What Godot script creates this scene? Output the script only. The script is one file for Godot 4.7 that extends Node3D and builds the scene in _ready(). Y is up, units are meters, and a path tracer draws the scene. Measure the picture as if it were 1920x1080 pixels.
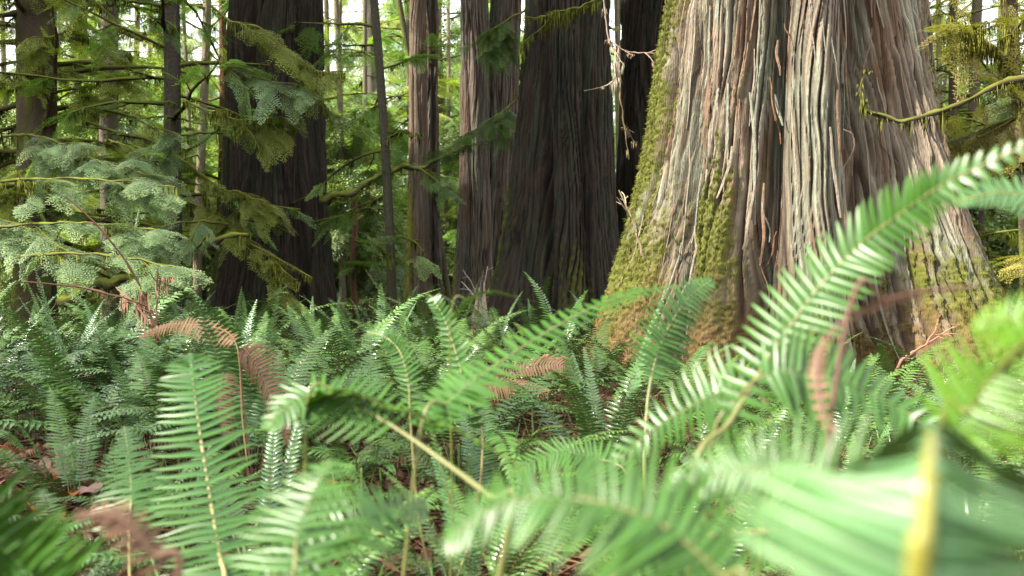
extends Node3D
# A grove of old red cedars above a bed of sword ferns. Camera low among the fronds, 38 mm lens.

const F := 1710.0          # focal length in photo pixels (1080 high)
const EYE := 0.75
const HORIZON := 525.0

var rg := RandomNumberGenerator.new()
var nz := FastNoiseLite.new()
var nf := FastNoiseLite.new()
var M := {}
var names := {}
var trunks: Array = []     # [x, z, radius] of what ferns must not grow into
var frond_pool := {}
var leaf_units := {}
var spray_fine: Array[ArrayMesh] = []
var spray_coarse: Array[ArrayMesh] = []
var moss_mesh: Array[ArrayMesh] = []


# ---------------------------------------------------------------- helpers
class MB:
	var v := PackedVector3Array()
	var n := PackedVector3Array()
	var c := PackedColorArray()
	var ix := PackedInt32Array()

	func vert(p: Vector3, nn: Vector3, col: Color) -> int:
		v.append(p); n.append(nn); c.append(col)
		return v.size() - 1

	func tri(a: int, b: int, d: int) -> void:
		if (v[b] - v[a]).cross(v[d] - v[a]).dot(n[a]) > 0.0:
			ix.append(a); ix.append(d); ix.append(b)
		else:
			ix.append(a); ix.append(b); ix.append(d)

	func tube(path: PackedVector3Array, rad: PackedFloat32Array, sides: int, under: Color, top: Color, lump := 0.0, nn: FastNoiseLite = null) -> void:
		var m := path.size()
		if m < 2: return
		var side := Vector3.ZERO
		var first := v.size()
		for i in m:
			var t: Vector3 = (path[mini(i + 1, m - 1)] - path[maxi(i - 1, 0)]).normalized()
			if side == Vector3.ZERO:
				side = t.cross(Vector3.FORWARD if absf(t.z) < 0.9 else Vector3.UP).normalized()
			side = (side - t * side.dot(t)).normalized()
			var b := t.cross(side)
			for j in sides + 1:
				var a := TAU * (j % sides) / sides
				var d := side * cos(a) + b * sin(a)
				var r := rad[i]
				if lump > 0.0:
					r *= 1.0 + lump * nn.get_noise_3d(path[i].x * 9.0 + d.x * 1.1, path[i].y * 9.0 + d.y * 1.1, path[i].z * 9.0 + d.z * 1.1 + j % sides * 0.7)
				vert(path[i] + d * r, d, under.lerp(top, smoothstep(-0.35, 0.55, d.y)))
		for i in m - 1:
			for j in sides:
				var a := first + i * (sides + 1) + j
				var d := a + sides + 1
				ix.append(a); ix.append(d); ix.append(d + 1)
				ix.append(a); ix.append(d + 1); ix.append(a + 1)

	func mesh(mat: Material) -> ArrayMesh:
		var arr := []
		arr.resize(Mesh.ARRAY_MAX)
		arr[Mesh.ARRAY_VERTEX] = v
		arr[Mesh.ARRAY_NORMAL] = n
		arr[Mesh.ARRAY_COLOR] = c
		arr[Mesh.ARRAY_INDEX] = ix
		var am := ArrayMesh.new()
		am.add_surface_from_arrays(Mesh.PRIMITIVE_TRIANGLES, arr)
		am.surface_set_material(0, mat)
		return am


func numbered(called: String) -> String:
	var k: int = names.get(called, 0)
	names[called] = k + 1
	return called if k == 0 else "%s_%03d" % [called, k]

func part_name(parent: Node, called: String) -> String:
	var k: int = parent.get_meta("n_" + called, 0)
	parent.set_meta("n_" + called, k + 1)
	return called if k == 0 else "%s_%03d" % [called, k]

func tag(o: Node, label: String, category: String, group := "") -> void:
	o.set_meta("label", label)
	o.set_meta("category", category)
	if group: o.set_meta("group", group)

func thing(called: String, label: String, category: String, at := Vector3.ZERO, group := "") -> Node3D:
	var o := Node3D.new()
	o.name = numbered(called)
	add_child(o)
	o.position = at
	tag(o, label, category, group)
	return o

func part(called: String, mesh: Mesh, parent: Node3D, xf := Transform3D.IDENTITY, kind := "") -> MeshInstance3D:
	var o := MeshInstance3D.new()
	o.mesh = mesh
	o.transform = xf
	o.name = part_name(parent, called)
	if kind: o.set_meta("kind", kind)
	parent.add_child(o, true)
	return o

func alone(called: String, mesh: Mesh, label: String, category: String, xf := Transform3D.IDENTITY, group := "") -> MeshInstance3D:
	var o := MeshInstance3D.new()
	o.mesh = mesh
	o.transform = xf
	o.name = numbered(called)
	add_child(o)
	tag(o, label, category, group)
	return o

func many(called: String, mesh: Mesh, xfs: Array, cols: Array, parent: Node3D) -> MultiMeshInstance3D:
	var mm := MultiMesh.new()
	mm.transform_format = MultiMesh.TRANSFORM_3D
	mm.use_colors = true
	mm.mesh = mesh
	mm.instance_count = xfs.size()
	for i in xfs.size():
		mm.set_instance_transform(i, xfs[i])
		mm.set_instance_color(i, cols[i])
	var o := MultiMeshInstance3D.new()
	o.multimesh = mm
	o.set_meta("kind", "stuff")
	if parent == self:
		o.name = numbered(called)
	else:
		o.name = part_name(parent, called)
	parent.add_child(o, true)
	return o

func P(x: float, y: float, d: float) -> Vector3:      # a point d metres ahead, seen at that place of the photograph
	return Vector3((x - 960.0) / F * d, EYE + (HORIZON - y) / F * d, -d)

func gh(x: float, z: float) -> float:                  # height of the ground
	return 0.07 * nz.get_noise_2d(x * 0.5, z * 0.5) + 0.03 * nz.get_noise_2d(x * 2.0 + 40.0, z * 2.0)

func frame(dir: Vector3, up: Vector3) -> Basis:
	var z := dir.normalized()
	var x := up.cross(z)
	x = x.normalized() if x.length() > 0.001 else Vector3.RIGHT
	return Basis(x, z.cross(x), z)

func R(a: float, b: float) -> float:
	return rg.randf_range(a, b)

func spline(pts: Array, n: int) -> PackedVector3Array:
	var out := PackedVector3Array()
	var m := pts.size()
	for i in n + 1:
		var u := float(i) / n * (m - 1)
		var k := mini(int(u), m - 2)
		var t := u - k
		var a: Vector3 = pts[maxi(k - 1, 0)]
		var b: Vector3 = pts[k]
		var c: Vector3 = pts[k + 1]
		var d: Vector3 = pts[mini(k + 2, m - 1)]
		out.append(0.5 * (2.0 * b + (c - a) * t + (2.0 * a - 5.0 * b + 4.0 * c - d) * t * t + (3.0 * b - a - 3.0 * c + d) * t * t * t))
	return out

func mat(rough: float, spec := 0.5, back := Color.BLACK) -> StandardMaterial3D:
	var m := StandardMaterial3D.new()
	m.vertex_color_use_as_albedo = true
	m.roughness = rough
	m.metallic_specular = spec
	m.cull_mode = BaseMaterial3D.CULL_DISABLED
	if back != Color.BLACK:
		m.backlight_enabled = true
		m.backlight = back
	return m

func noise_tex(freq: float, oct := 4, size := 512) -> NoiseTexture2D:
	var n := FastNoiseLite.new()
	n.noise_type = FastNoiseLite.TYPE_SIMPLEX_SMOOTH
	n.frequency = freq
	n.fractal_octaves = oct
	var t := NoiseTexture2D.new()
	t.width = size; t.height = size
	t.seamless = true
	t.noise = n
	return t


# ---------------------------------------------------------------- ready
func _ready() -> void:
	camera_sky_sun()
	rg.seed = 7
	nz.noise_type = FastNoiseLite.TYPE_SIMPLEX_SMOOTH
	nz.frequency = 1.0
	nz.fractal_type = FastNoiseLite.FRACTAL_NONE
	nf.noise_type = FastNoiseLite.TYPE_SIMPLEX_SMOOTH
	nf.frequency = 1.0
	nf.fractal_octaves = 3
	nf.seed = 11
	materials()
	make_sprays()
	ground()
	cedars()
	slim_trees()
	far_forest()
	shade_crowns()
	make_fronds()
	fern_bed()
	near_ferns()
	details()
	litter()


func camera_sky_sun() -> void:
	var cam := Camera3D.new()
	cam.name = "camera"
	var lens := CameraAttributesPhysical.new()
	lens.frustum_focal_length = 38.0
	lens.frustum_focus_distance = 5.6
	lens.frustum_near = 0.05
	lens.frustum_far = 400.0
	lens.exposure_aperture = 4.8
	cam.attributes = lens
	cam.position = Vector3(0, EYE, 0)
	cam.rotation_degrees = Vector3(-0.5, 0, 0)
	add_child(cam)
	var sm := ProceduralSkyMaterial.new()
	sm.sky_top_color = Color(0.9, 0.91, 0.92)
	sm.sky_horizon_color = Color(0.93, 0.95, 0.95)
	sm.sky_curve = 0.2
	sm.sky_energy_multiplier = 1.05
	sm.ground_bottom_color = Color(0.15, 0.16, 0.1)
	sm.ground_horizon_color = Color(0.55, 0.58, 0.5)
	var sky := Sky.new()
	sky.sky_material = sm
	var e := Environment.new()
	e.background_mode = Environment.BG_SKY
	e.sky = sky
	e.tonemap_mode = Environment.TONE_MAPPER_LINEAR
	e.tonemap_exposure = 3.5
	e.sdfgi_enabled = true
	e.ssao_enabled = true
	e.ssil_enabled = true
	var we := WorldEnvironment.new()
	we.name = "world_environment"
	we.environment = e
	add_child(we)
	var sun := DirectionalLight3D.new()
	sun.name = "sun"
	sun.light_energy = 1.6
	sun.light_color = Color(1.0, 0.97, 0.91)
	sun.light_angular_distance = 0.7
	sun.shadow_enabled = true
	add_child(sun)
	sun.look_at_from_position(Vector3(-0.69, 0.68, 0.25) * 50.0, Vector3.ZERO)


func materials() -> void:
	M.leaf = mat(0.25, 0.47, Color(0.24, 0.28, 0.06))
	M.near_leaf = mat(0.36, 0.4, Color(0.28, 0.32, 0.05))
	M.dry = mat(0.75, 0.3, Color(0.3, 0.25, 0.15))
	M.needle = mat(0.55, 0.4, Color(0.8, 0.9, 0.5))
	M.moss = mat(0.95, 0.2, Color(0.4, 0.4, 0.2))
	M.wood = mat(0.9, 0.3)
	var b := mat(0.88, 0.35)
	b.uv1_triplanar = true
	b.uv1_world_triplanar = true
	b.uv1_scale = Vector3(7.0, 0.7, 7.0)
	b.heightmap_enabled = true
	b.heightmap_texture = noise_tex(0.03, 4)
	b.heightmap_scale = 1.3
	M.bark = b
	var s := mat(0.9, 0.3)
	s.uv1_triplanar = true
	s.uv1_world_triplanar = true
	s.uv1_scale = Vector3(2.0, 0.8, 2.0)
	s.heightmap_enabled = true
	s.heightmap_texture = noise_tex(0.04, 5)
	s.heightmap_scale = 2.0
	M.slim_bark = s
	var g := mat(0.95, 0.3)
	g.uv1_triplanar = true
	g.uv1_world_triplanar = true
	g.uv1_scale = Vector3(0.9, 0.9, 0.9)
	var ramp := Gradient.new()
	ramp.offsets = PackedFloat32Array([0.0, 0.35, 0.55, 0.75, 1.0])
	ramp.colors = PackedColorArray([Color(0.35, 0.24, 0.16), Color(0.55, 0.4, 0.28), Color(0.72, 0.55, 0.4), Color(0.9, 0.75, 0.58), Color(1, 0.9, 0.75)])
	var gt := noise_tex(0.05, 5)
	gt.color_ramp = ramp
	g.albedo_texture = gt
	g.heightmap_enabled = true
	g.heightmap_texture = noise_tex(0.06, 5)
	g.heightmap_scale = 5.0
	M.ground = g


# ---------------------------------------------------------------- ground
func ground() -> void:
	var mb := MB.new()
	var xs: Array[float] = []
	var zs: Array[float] = []
	var k := -1.0
	for i in 141:
		var u := (i - 70) / 70.0
		xs.append(signf(u) * (absf(u) * 9.0 + pow(absf(u), 5.0) * 190.0))
	for i in 161:
		var u := i / 160.0
		zs.append(6.0 - u * 24.0 - pow(u, 5.0) * 190.0)
	for z in zs:
		for x in xs:
			var y := gh(x, z)
			var e := 0.2
			var nn := Vector3(gh(x - e, z) - gh(x + e, z), 2.0 * e, gh(x, z - e) - gh(x, z + e)).normalized()
			var t := 0.5 + 0.5 * nf.get_noise_2d(x * 0.8, z * 0.8)
			var far := smoothstep(12.0, 26.0, -z)
			var col := Color(0.085, 0.046, 0.026).lerp(Color(0.11, 0.07, 0.036), t).lerp(Color(0.16, 0.17, 0.07), far * (0.3 + 0.5 * t))
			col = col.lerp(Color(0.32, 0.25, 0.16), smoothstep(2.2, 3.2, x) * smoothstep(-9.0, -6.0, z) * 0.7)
			mb.vert(Vector3(x, y, z), nn, col)
	var w := xs.size()
	for i in zs.size() - 1:
		for j in w - 1:
			var a := i * w + j
			mb.ix.append(a); mb.ix.append(a + w); mb.ix.append(a + w + 1)
			mb.ix.append(a); mb.ix.append(a + w + 1); mb.ix.append(a + 1)
	var o := MeshInstance3D.new()
	o.mesh = mb.mesh(M.ground)
	o.name = "ground"
	o.set_meta("kind", "structure")
	o.set_meta("label", "brown forest floor of needles and dead fronds")
	add_child(o)


# ---------------------------------------------------------------- great cedars
func cedar_radius(s: Dictionary, th: float, y: float, out: PackedFloat32Array) -> float:
	var yy := maxf(y, 0.0)
	var rt: float = s.rt
	var r: float = rt + (s.rb - rt) * exp(-yy / s.hh)
	r *= 1.0 - 0.016 * maxf(0.0, y - 3.0)
	var u := clampf(y / s.span, 0.0, 1.0)
	for g in s.G:
		var c: float = lerpf(g[1], g[0], u)
		var d := wrapf(th - c, -PI, PI) / (g[2] as float)
		if absf(d) < 2.6:
			r -= lerpf(g[4], g[3], u) * exp(-d * d)
	var sd: float = s.seed
	# the flutes between the roots, strongest at the foot
	r += rt * 0.16 * exp(-yy / 0.6) * nz.get_noise_2d(th * 2.2 + sd, 3.0 + y * 0.2)
	var a := th * rt + 0.07 * nz.get_noise_2d(th * rt * 1.3 + sd, y * 0.32) + 0.012 * nz.get_noise_2d(th * rt * 5.0 + sd, y * 1.3)
	var n0 := nz.get_noise_2d(a * 3.6 + sd, y * 0.22 + 7.0)
	var n1 := nz.get_noise_2d(a * 10.0 + sd, y * 0.27)
	var n2 := nz.get_noise_2d(a * 27.0 - sd, y * 0.6)
	var n3 := nz.get_noise_2d(a * 70.0 + 5.0, y * 2.6 + sd)
	var c1 := exp(-pow(n1 / 0.10, 2.0))
	var c2 := exp(-pow(n2 / 0.15, 2.0))
	# fibrous strips: each lies at its own height and breaks off here and there
	var e1 := a * 26.0 + 0.7 * nz.get_noise_2d(a * 4.0, y * 0.5 + sd)
	var s1 := floorf(e1)
	var h1 := nz.get_noise_2d(s1 * 5.17 + sd, y * 0.9)
	var e2 := a * 63.0 + 0.6 * n2
	var h2 := nz.get_noise_2d(floorf(e2) * 3.71 - sd, y * 1.9)
	var gap := 1.0 - smoothstep(0.06, 0.24, minf(e1 - s1, s1 + 1.0 - e1))
	var low := lerpf(0.45, 1.0, smoothstep(0.1, 1.3, y))
	var k: float = s.rough
	r += k * low * (0.040 * n0 + 0.010 * n1 - 0.046 * c1 - 0.010 * c2 + 0.006 * n3 + 0.011 * signf(h1) * smoothstep(0.0, 0.12, absf(h1)) + 0.007 * h2 - 0.010 * gap)
	c2 = maxf(c2 * 0.6, gap * 0.8)
	out[4] = h1
	out[5] = h2
	out[0] = c1
	out[1] = c2
	out[2] = n0
	out[3] = n3
	return r


func cedar(s: Dictionary) -> Node3D:
	var at: Vector3 = s.at
	at.y = gh(at.x, at.z)
	var t := thing("cedar_tree", s.label, "tree", at, "old cedars of the grove")
	trunks.append([at.x, at.z, s.rb * 1.02])
	var face := atan2(-at.x, -at.z)
	var ths: Array[float] = []
	var nc: int = s.cols
	var front := deg_to_rad(108.0)
	for j in nc + 1:
		ths.append(-front + 2.0 * front * j / nc)
	var nb := int(nc / 5.0)
	for j in range(1, nb + 1):
		ths.append(front + (TAU - 2.0 * front) * j / nb)
	var ys: Array[float] = []
	var y := -0.35
	while y < s.top:
		ys.append(y)
		y += s.dy
	while y < 17.0:
		ys.append(y)
		y += 0.5
	var w := ths.size()
	var mb := MB.new()
	var o := PackedFloat32Array([0, 0, 0, 0, 0, 0])
	var sd: float = s.seed
	var pal: Array = s.pal                     # ridge, ridge 2, red fibre, crack, moss, old moss
	var lean: Vector2 = s.get("lean", Vector2.ZERO)
	var tufts: Array = []
	var tcols: Array = []
	for i in ys.size():
		y = ys[i]
		for j in w:
			var th: float = ths[j]
			var r := cedar_radius(s, th if j < w - 1 else ths[0], y, o)
			var p := Vector3(sin(th + face) * r + lean.x * y, y, cos(th + face) * r + lean.y * y)
			var q := 0.5 + 0.5 * nf.get_noise_2d(th * s.rt * 2.0 + sd, y * 0.55)
			var q2 := 0.5 + 0.5 * nf.get_noise_2d(th * s.rt * 7.0 + sd, y * 0.9 + 30.0)
			var col: Color = (pal[0] as Color).lerp(pal[1], smoothstep(0.35, 0.65, q))
			col = col.lerp(pal[2], clampf(smoothstep(0.5, 0.85, q2) * 0.6 + 0.45 * smoothstep(-0.05, -0.4, o[2]) + 0.45 * o[4], 0.0, 1.0))
			col = col * (1.0 + 0.3 * o[3] + 0.4 * o[5])
			col = col.lerp(pal[3], clampf(0.85 * o[0] + 0.7 * o[1], 0.0, 0.9))
			var moss := 0.0
			for g in s.moss:
				var d := wrapf(th - g[0], -PI, PI) / (g[1] as float)
				var m: float = g[3] * exp(-d * d) * (1.0 - smoothstep(g[2] * 0.25, g[2] * 1.15, y + 0.5 * (q2 - 0.5)))
				moss = maxf(moss, m)
			if moss > 0.02:
				var mm := smoothstep(0.25, 0.72, moss + 0.5 * (q2 - 0.5) + 0.25 * (q - 0.5) + 0.14 - 0.16 * o[0] - 0.14 * o[1] + 0.2 * o[4] + 0.2 * nz.get_noise_2d(th * s.rt * 22.0, y * 9.0))
				var mc: Color = (pal[4] as Color).lerp(pal[5], clampf(smoothstep(0.9, 0.2, y + 0.9 * (q - 0.5)) + 0.3 * o[3], 0.0, 1.0))
				col = col.lerp(mc * (1.0 + 0.5 * nz.get_noise_2d(th * s.rt * 60.0, y * 40.0)), mm)
				p += Vector3(sin(th + face), 0, cos(th + face)) * mm * (0.018 + 0.018 * nz.get_noise_2d(th * s.rt * 30.0, y * 22.0))
				if mm > 0.6 and s.tufts > 0.0 and absf(th) < 1.75 and rg.randf() < s.tufts:
					tufts.append(Transform3D(frame(Vector3(sin(th + face), -R(0.3, 1.6), cos(th + face)) + Vector3(R(-0.5, 0.5), 0, R(-0.5, 0.5)), Vector3.UP) * Basis.from_scale(Vector3.ONE * R(0.4, 1.5)), p + Vector3(cos(th + face) * R(-0.014, 0.014), R(-0.012, 0.012), -sin(th + face) * R(-0.014, 0.014))))
					tcols.append(mc.lerp(Color(0.07, 0.1, 0.012), 0.6 * rg.randf()) * R(0.6, 1.5))
			mb.v.append(p)
			mb.c.append(col.clamp())
	var rows := ys.size()
	mb.n.resize(mb.v.size())
	for i in rows:
		for j in w:
			var jl := j - 1 if j > 0 else w - 2
			var jr := j + 1 if j < w - 1 else 1
			var du := mb.v[i * w + jr] - mb.v[i * w + jl]
			var dv := mb.v[mini(i + 1, rows - 1) * w + j] - mb.v[maxi(i - 1, 0) * w + j]
			mb.n[i * w + j] = du.cross(dv).normalized()
	var n_ix := (rows - 1) * (w - 1) * 6
	mb.ix.resize(n_ix)
	var k := 0
	for i in rows - 1:
		for j in w - 1:
			var a := i * w + j
			mb.ix[k] = a; mb.ix[k + 1] = a + w; mb.ix[k + 2] = a + w + 1
			mb.ix[k + 3] = a; mb.ix[k + 4] = a + w + 1; mb.ix[k + 5] = a + 1
			k += 6
	part("trunk", mb.mesh(M.bark), t)
	crown(t, 9.5, 15.5, 1.0 + 1.5 * s.rt, 240, int(s.seed))
	if tufts.size():
		many("moss", moss_mesh[2], tufts, tcols, t)
	t.set_meta("spec", s)
	return t


# a loose strip of bark that hangs on a cedar, at an angle round the trunk and a height
func bark_strip(t: Node3D, th: float, y0: float, ln: float, wd: float, col: Color, off: float) -> void:
	var s: Dictionary = t.get_meta("spec")
	var face := atan2(-t.position.x, -t.position.z)
	var o := PackedFloat32Array([0, 0, 0, 0, 0, 0])
	var mb := MB.new()
	var n := 9
	var lean := R(-0.06, 0.06)
	var peel := R(0.0, 0.05)
	var prev := 0.0
	for i in n + 1:
		var u := float(i) / n
		var y := y0 - ln * u
		var a := th + (lean * u + 0.012 * nz.get_noise_2d(u * 1.2, th * 50.0)) / (s.rt as float)
		var r := 0.0
		for d in [-0.05, 0.0, 0.05]:
			r = maxf(r, cedar_radius(s, a + d / s.rt, y, o))
		r = r if i == 0 else lerpf(prev, r, 0.3)
		prev = r
		var out := Vector3(sin(a + face), 0, cos(a + face))
		var across := Vector3(cos(a + face), 0, -sin(a + face))
		var p := out * (r + off + peel * u * u) + Vector3(0, y, 0)
		var hw := wd * 0.5 * (0.55 + 0.6 * sin(PI * clampf(u * 0.9 + 0.08, 0, 1)))
		var c := col * (1.0 + 0.3 * nz.get_noise_2d(u * 7.0, th * 90.0))
		mb.vert(p - across * hw, out - across * 0.5, c)
		mb.vert(p + out * hw * 0.5, out, c * 1.15)
		mb.vert(p + across * hw, out + across * 0.5, c)
		mb.vert(p - out * hw * 0.4, -out, c * 0.8)
		if i > 0:
			var b := (i - 1) * 4
			for e in [[0, 1], [1, 2], [2, 3], [3, 0]]:
				mb.tri(b + e[0], b + e[1], b + 4 + e[0])
				mb.tri(b + e[1], b + 4 + e[1], b + 4 + e[0])
	part("bark_strip", mb.mesh(M.bark), t)


func cedars() -> void:
	var D := deg_to_rad(1.0)
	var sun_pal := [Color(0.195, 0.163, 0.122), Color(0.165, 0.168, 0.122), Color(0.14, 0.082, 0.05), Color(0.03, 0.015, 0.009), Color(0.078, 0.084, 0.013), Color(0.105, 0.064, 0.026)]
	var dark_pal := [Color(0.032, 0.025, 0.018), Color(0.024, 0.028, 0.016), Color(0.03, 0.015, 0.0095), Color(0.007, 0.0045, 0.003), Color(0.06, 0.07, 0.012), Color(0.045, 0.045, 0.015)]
	var grey_pal := [Color(0.12, 0.097, 0.078), Color(0.09, 0.09, 0.068), Color(0.10, 0.06, 0.038), Color(0.03, 0.02, 0.014), Color(0.13, 0.14, 0.025), Color(0.12, 0.09, 0.03)]
	var big := cedar({"label": "huge sunlit cedar with fluted pale bark and mossy buttress roots", "at": Vector3(2.34, 0, -7.6), "rt": 0.895, "rb": 1.66, "hh": 1.45, "span": 3.1, "top": 4.3, "dy": 0.0135, "cols": 640, "seed": 3.0, "rough": 1.0, "tufts": 0.16,
		"G": [[-43 * D, -33 * D, 0.085, 0.17, 0.30], [-57 * D, -62 * D, 0.05, 0.09, 0.05], [-4 * D, -10 * D, 0.075, 0.30, 0.26], [31 * D, 26 * D, 0.19, 0.34, 0.44], [-24 * D, -22 * D, 0.17, -0.13, -0.16], [11 * D, 6 * D, 0.15, -0.24, -0.22], [-15 * D, -17 * D, 0.035, 0.05, 0.03], [13 * D, 11 * D, 0.03, 0.05, 0.03],
			[-68 * D, -62 * D, 0.24, -0.02, -0.24], [62 * D, 53 * D, 0.2, 0.05, -0.34], [130 * D, 130 * D, 0.3, 0.1, 0.2], [-140 * D, -130 * D, 0.3, 0.1, 0.2]],
		"moss": [[-74 * D, 0.24, 6.0, 0.95], [-66 * D, 0.42, 1.75, 1.0], [-24 * D, 0.15, 2.3, 0.8], [-24 * D, 0.24, 0.75, 1.0], [4 * D, 0.3, 0.55, 0.95], [53 * D, 0.4, 1.2, 0.85], [80 * D, 0.25, 3.2, 0.7], [30 * D, 0.25, 0.5, 0.8]],
		"pal": sun_pal})
	for i in 110:
		var th := R(-75, 85) * D
		bark_strip(big, th, R(0.9, 3.6), R(0.2, 1.0), R(0.006, 0.022), [Color(0.2, 0.165, 0.125), Color(0.15, 0.095, 0.062), Color(0.17, 0.17, 0.13)][i % 3], R(-0.004, 0.008))
	for i in 12:    # orange fibres caught in the deep grooves
		bark_strip(big, [-43, -5, -38, -8][i % 4] * D + R(-0.03, 0.03), R(0.8, 3.3), R(0.15, 0.5), R(0.005, 0.011), Color(0.17, 0.085, 0.045), R(-0.05, 0.0))

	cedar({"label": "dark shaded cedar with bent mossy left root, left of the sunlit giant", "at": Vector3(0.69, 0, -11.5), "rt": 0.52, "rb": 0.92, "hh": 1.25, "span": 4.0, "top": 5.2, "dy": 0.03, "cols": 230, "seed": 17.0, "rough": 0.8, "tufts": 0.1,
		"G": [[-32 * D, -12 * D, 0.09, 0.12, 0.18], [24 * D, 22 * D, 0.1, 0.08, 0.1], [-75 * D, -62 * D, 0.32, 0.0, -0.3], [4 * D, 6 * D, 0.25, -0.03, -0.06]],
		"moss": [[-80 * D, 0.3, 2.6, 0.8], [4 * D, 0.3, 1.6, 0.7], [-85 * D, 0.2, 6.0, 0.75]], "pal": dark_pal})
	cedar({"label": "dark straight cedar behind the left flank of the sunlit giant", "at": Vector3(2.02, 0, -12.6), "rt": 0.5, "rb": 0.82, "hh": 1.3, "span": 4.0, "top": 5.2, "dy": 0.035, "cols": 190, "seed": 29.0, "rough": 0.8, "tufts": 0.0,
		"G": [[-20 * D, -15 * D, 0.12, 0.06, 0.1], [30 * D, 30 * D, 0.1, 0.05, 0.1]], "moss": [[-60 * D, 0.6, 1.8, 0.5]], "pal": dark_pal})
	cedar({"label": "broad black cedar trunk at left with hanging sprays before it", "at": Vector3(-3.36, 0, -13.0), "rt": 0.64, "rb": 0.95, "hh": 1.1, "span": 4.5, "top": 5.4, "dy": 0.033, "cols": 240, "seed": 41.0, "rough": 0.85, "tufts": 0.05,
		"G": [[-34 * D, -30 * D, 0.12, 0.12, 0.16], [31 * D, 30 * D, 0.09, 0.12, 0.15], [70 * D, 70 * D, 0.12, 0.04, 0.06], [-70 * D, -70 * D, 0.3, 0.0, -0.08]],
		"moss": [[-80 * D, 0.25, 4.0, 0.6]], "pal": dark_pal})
	cedar({"label": "grey ribbed cedar, left one of the joined pair in mid grove", "at": Vector3(-0.62, 0, -15.0), "rt": 0.235, "rb": 0.46, "hh": 0.95, "span": 4.5, "top": 6.0, "dy": 0.045, "cols": 110, "seed": 53.0, "rough": 0.75, "tufts": 0.0,
		"G": [[-20 * D, -15 * D, 0.15, 0.03, 0.07], [25 * D, 30 * D, 0.15, 0.03, 0.06]], "moss": [[-80 * D, 0.4, 1.6, 0.8]], "pal": grey_pal})
	cedar({"label": "brown ribbed cedar, right one of the joined pair in mid grove", "at": Vector3(-0.28, 0, -15.3), "rt": 0.27, "rb": 0.42, "hh": 0.9, "span": 4.5, "top": 6.0, "dy": 0.045, "cols": 110, "seed": 61.0, "rough": 0.75, "tufts": 0.0, "lean": Vector2(0.035, 0),
		"G": [[-10 * D, -10 * D, 0.15, 0.03, 0.05], [35 * D, 35 * D, 0.15, 0.03, 0.06]], "moss": [[-70 * D, 0.35, 6.0, 0.75]], "pal": grey_pal})
	cedar({"label": "smooth brown cedar with mossy left edge, before a grey split trunk", "at": Vector3(-1.56, 0, -15.2), "rt": 0.15, "rb": 0.34, "hh": 0.8, "span": 4.5, "top": 6.0, "dy": 0.05, "cols": 80, "seed": 71.0, "rough": 0.35, "tufts": 0.0,
		"G": [[-35 * D, -30 * D, 0.2, 0.01, 0.08]], "moss": [[-60 * D, 0.5, 3.0, 0.8]], "pal": [Color(0.17, 0.12, 0.085), Color(0.14, 0.11, 0.08), Color(0.12, 0.08, 0.05), Color(0.06, 0.04, 0.03), Color(0.18, 0.18, 0.03), Color(0.17, 0.15, 0.03)]})
	cedar({"label": "grey split trunk just behind the smooth brown cedar", "at": Vector3(-1.44, 0, -16.2), "rt": 0.13, "rb": 0.3, "hh": 0.8, "span": 4.5, "top": 6.0, "dy": 0.05, "cols": 80, "seed": 83.0, "rough": 0.7, "tufts": 0.0,
		"G": [[20 * D, 20 * D, 0.3, 0.05, 0.08]], "moss": [[90 * D, 0.3, 1.0, 0.5]], "pal": grey_pal})


# ---------------------------------------------------------------- sprays, moss
func rhombus(mb: MB, p: Vector3, d: Vector3, w: Vector3, n: Vector3, col: Color) -> void:
	var a := mb.vert(p, n, col)
	var b := mb.vert(p + d * 0.45 + w, (n + w.normalized() * 0.3).normalized(), col)
	var c := mb.vert(p + d, n, col)
	var e := mb.vert(p + d * 0.45 - w, (n - w.normalized() * 0.3).normalized(), col)
	mb.tri(a, b, c)
	mb.tri(a, c, e)

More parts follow.
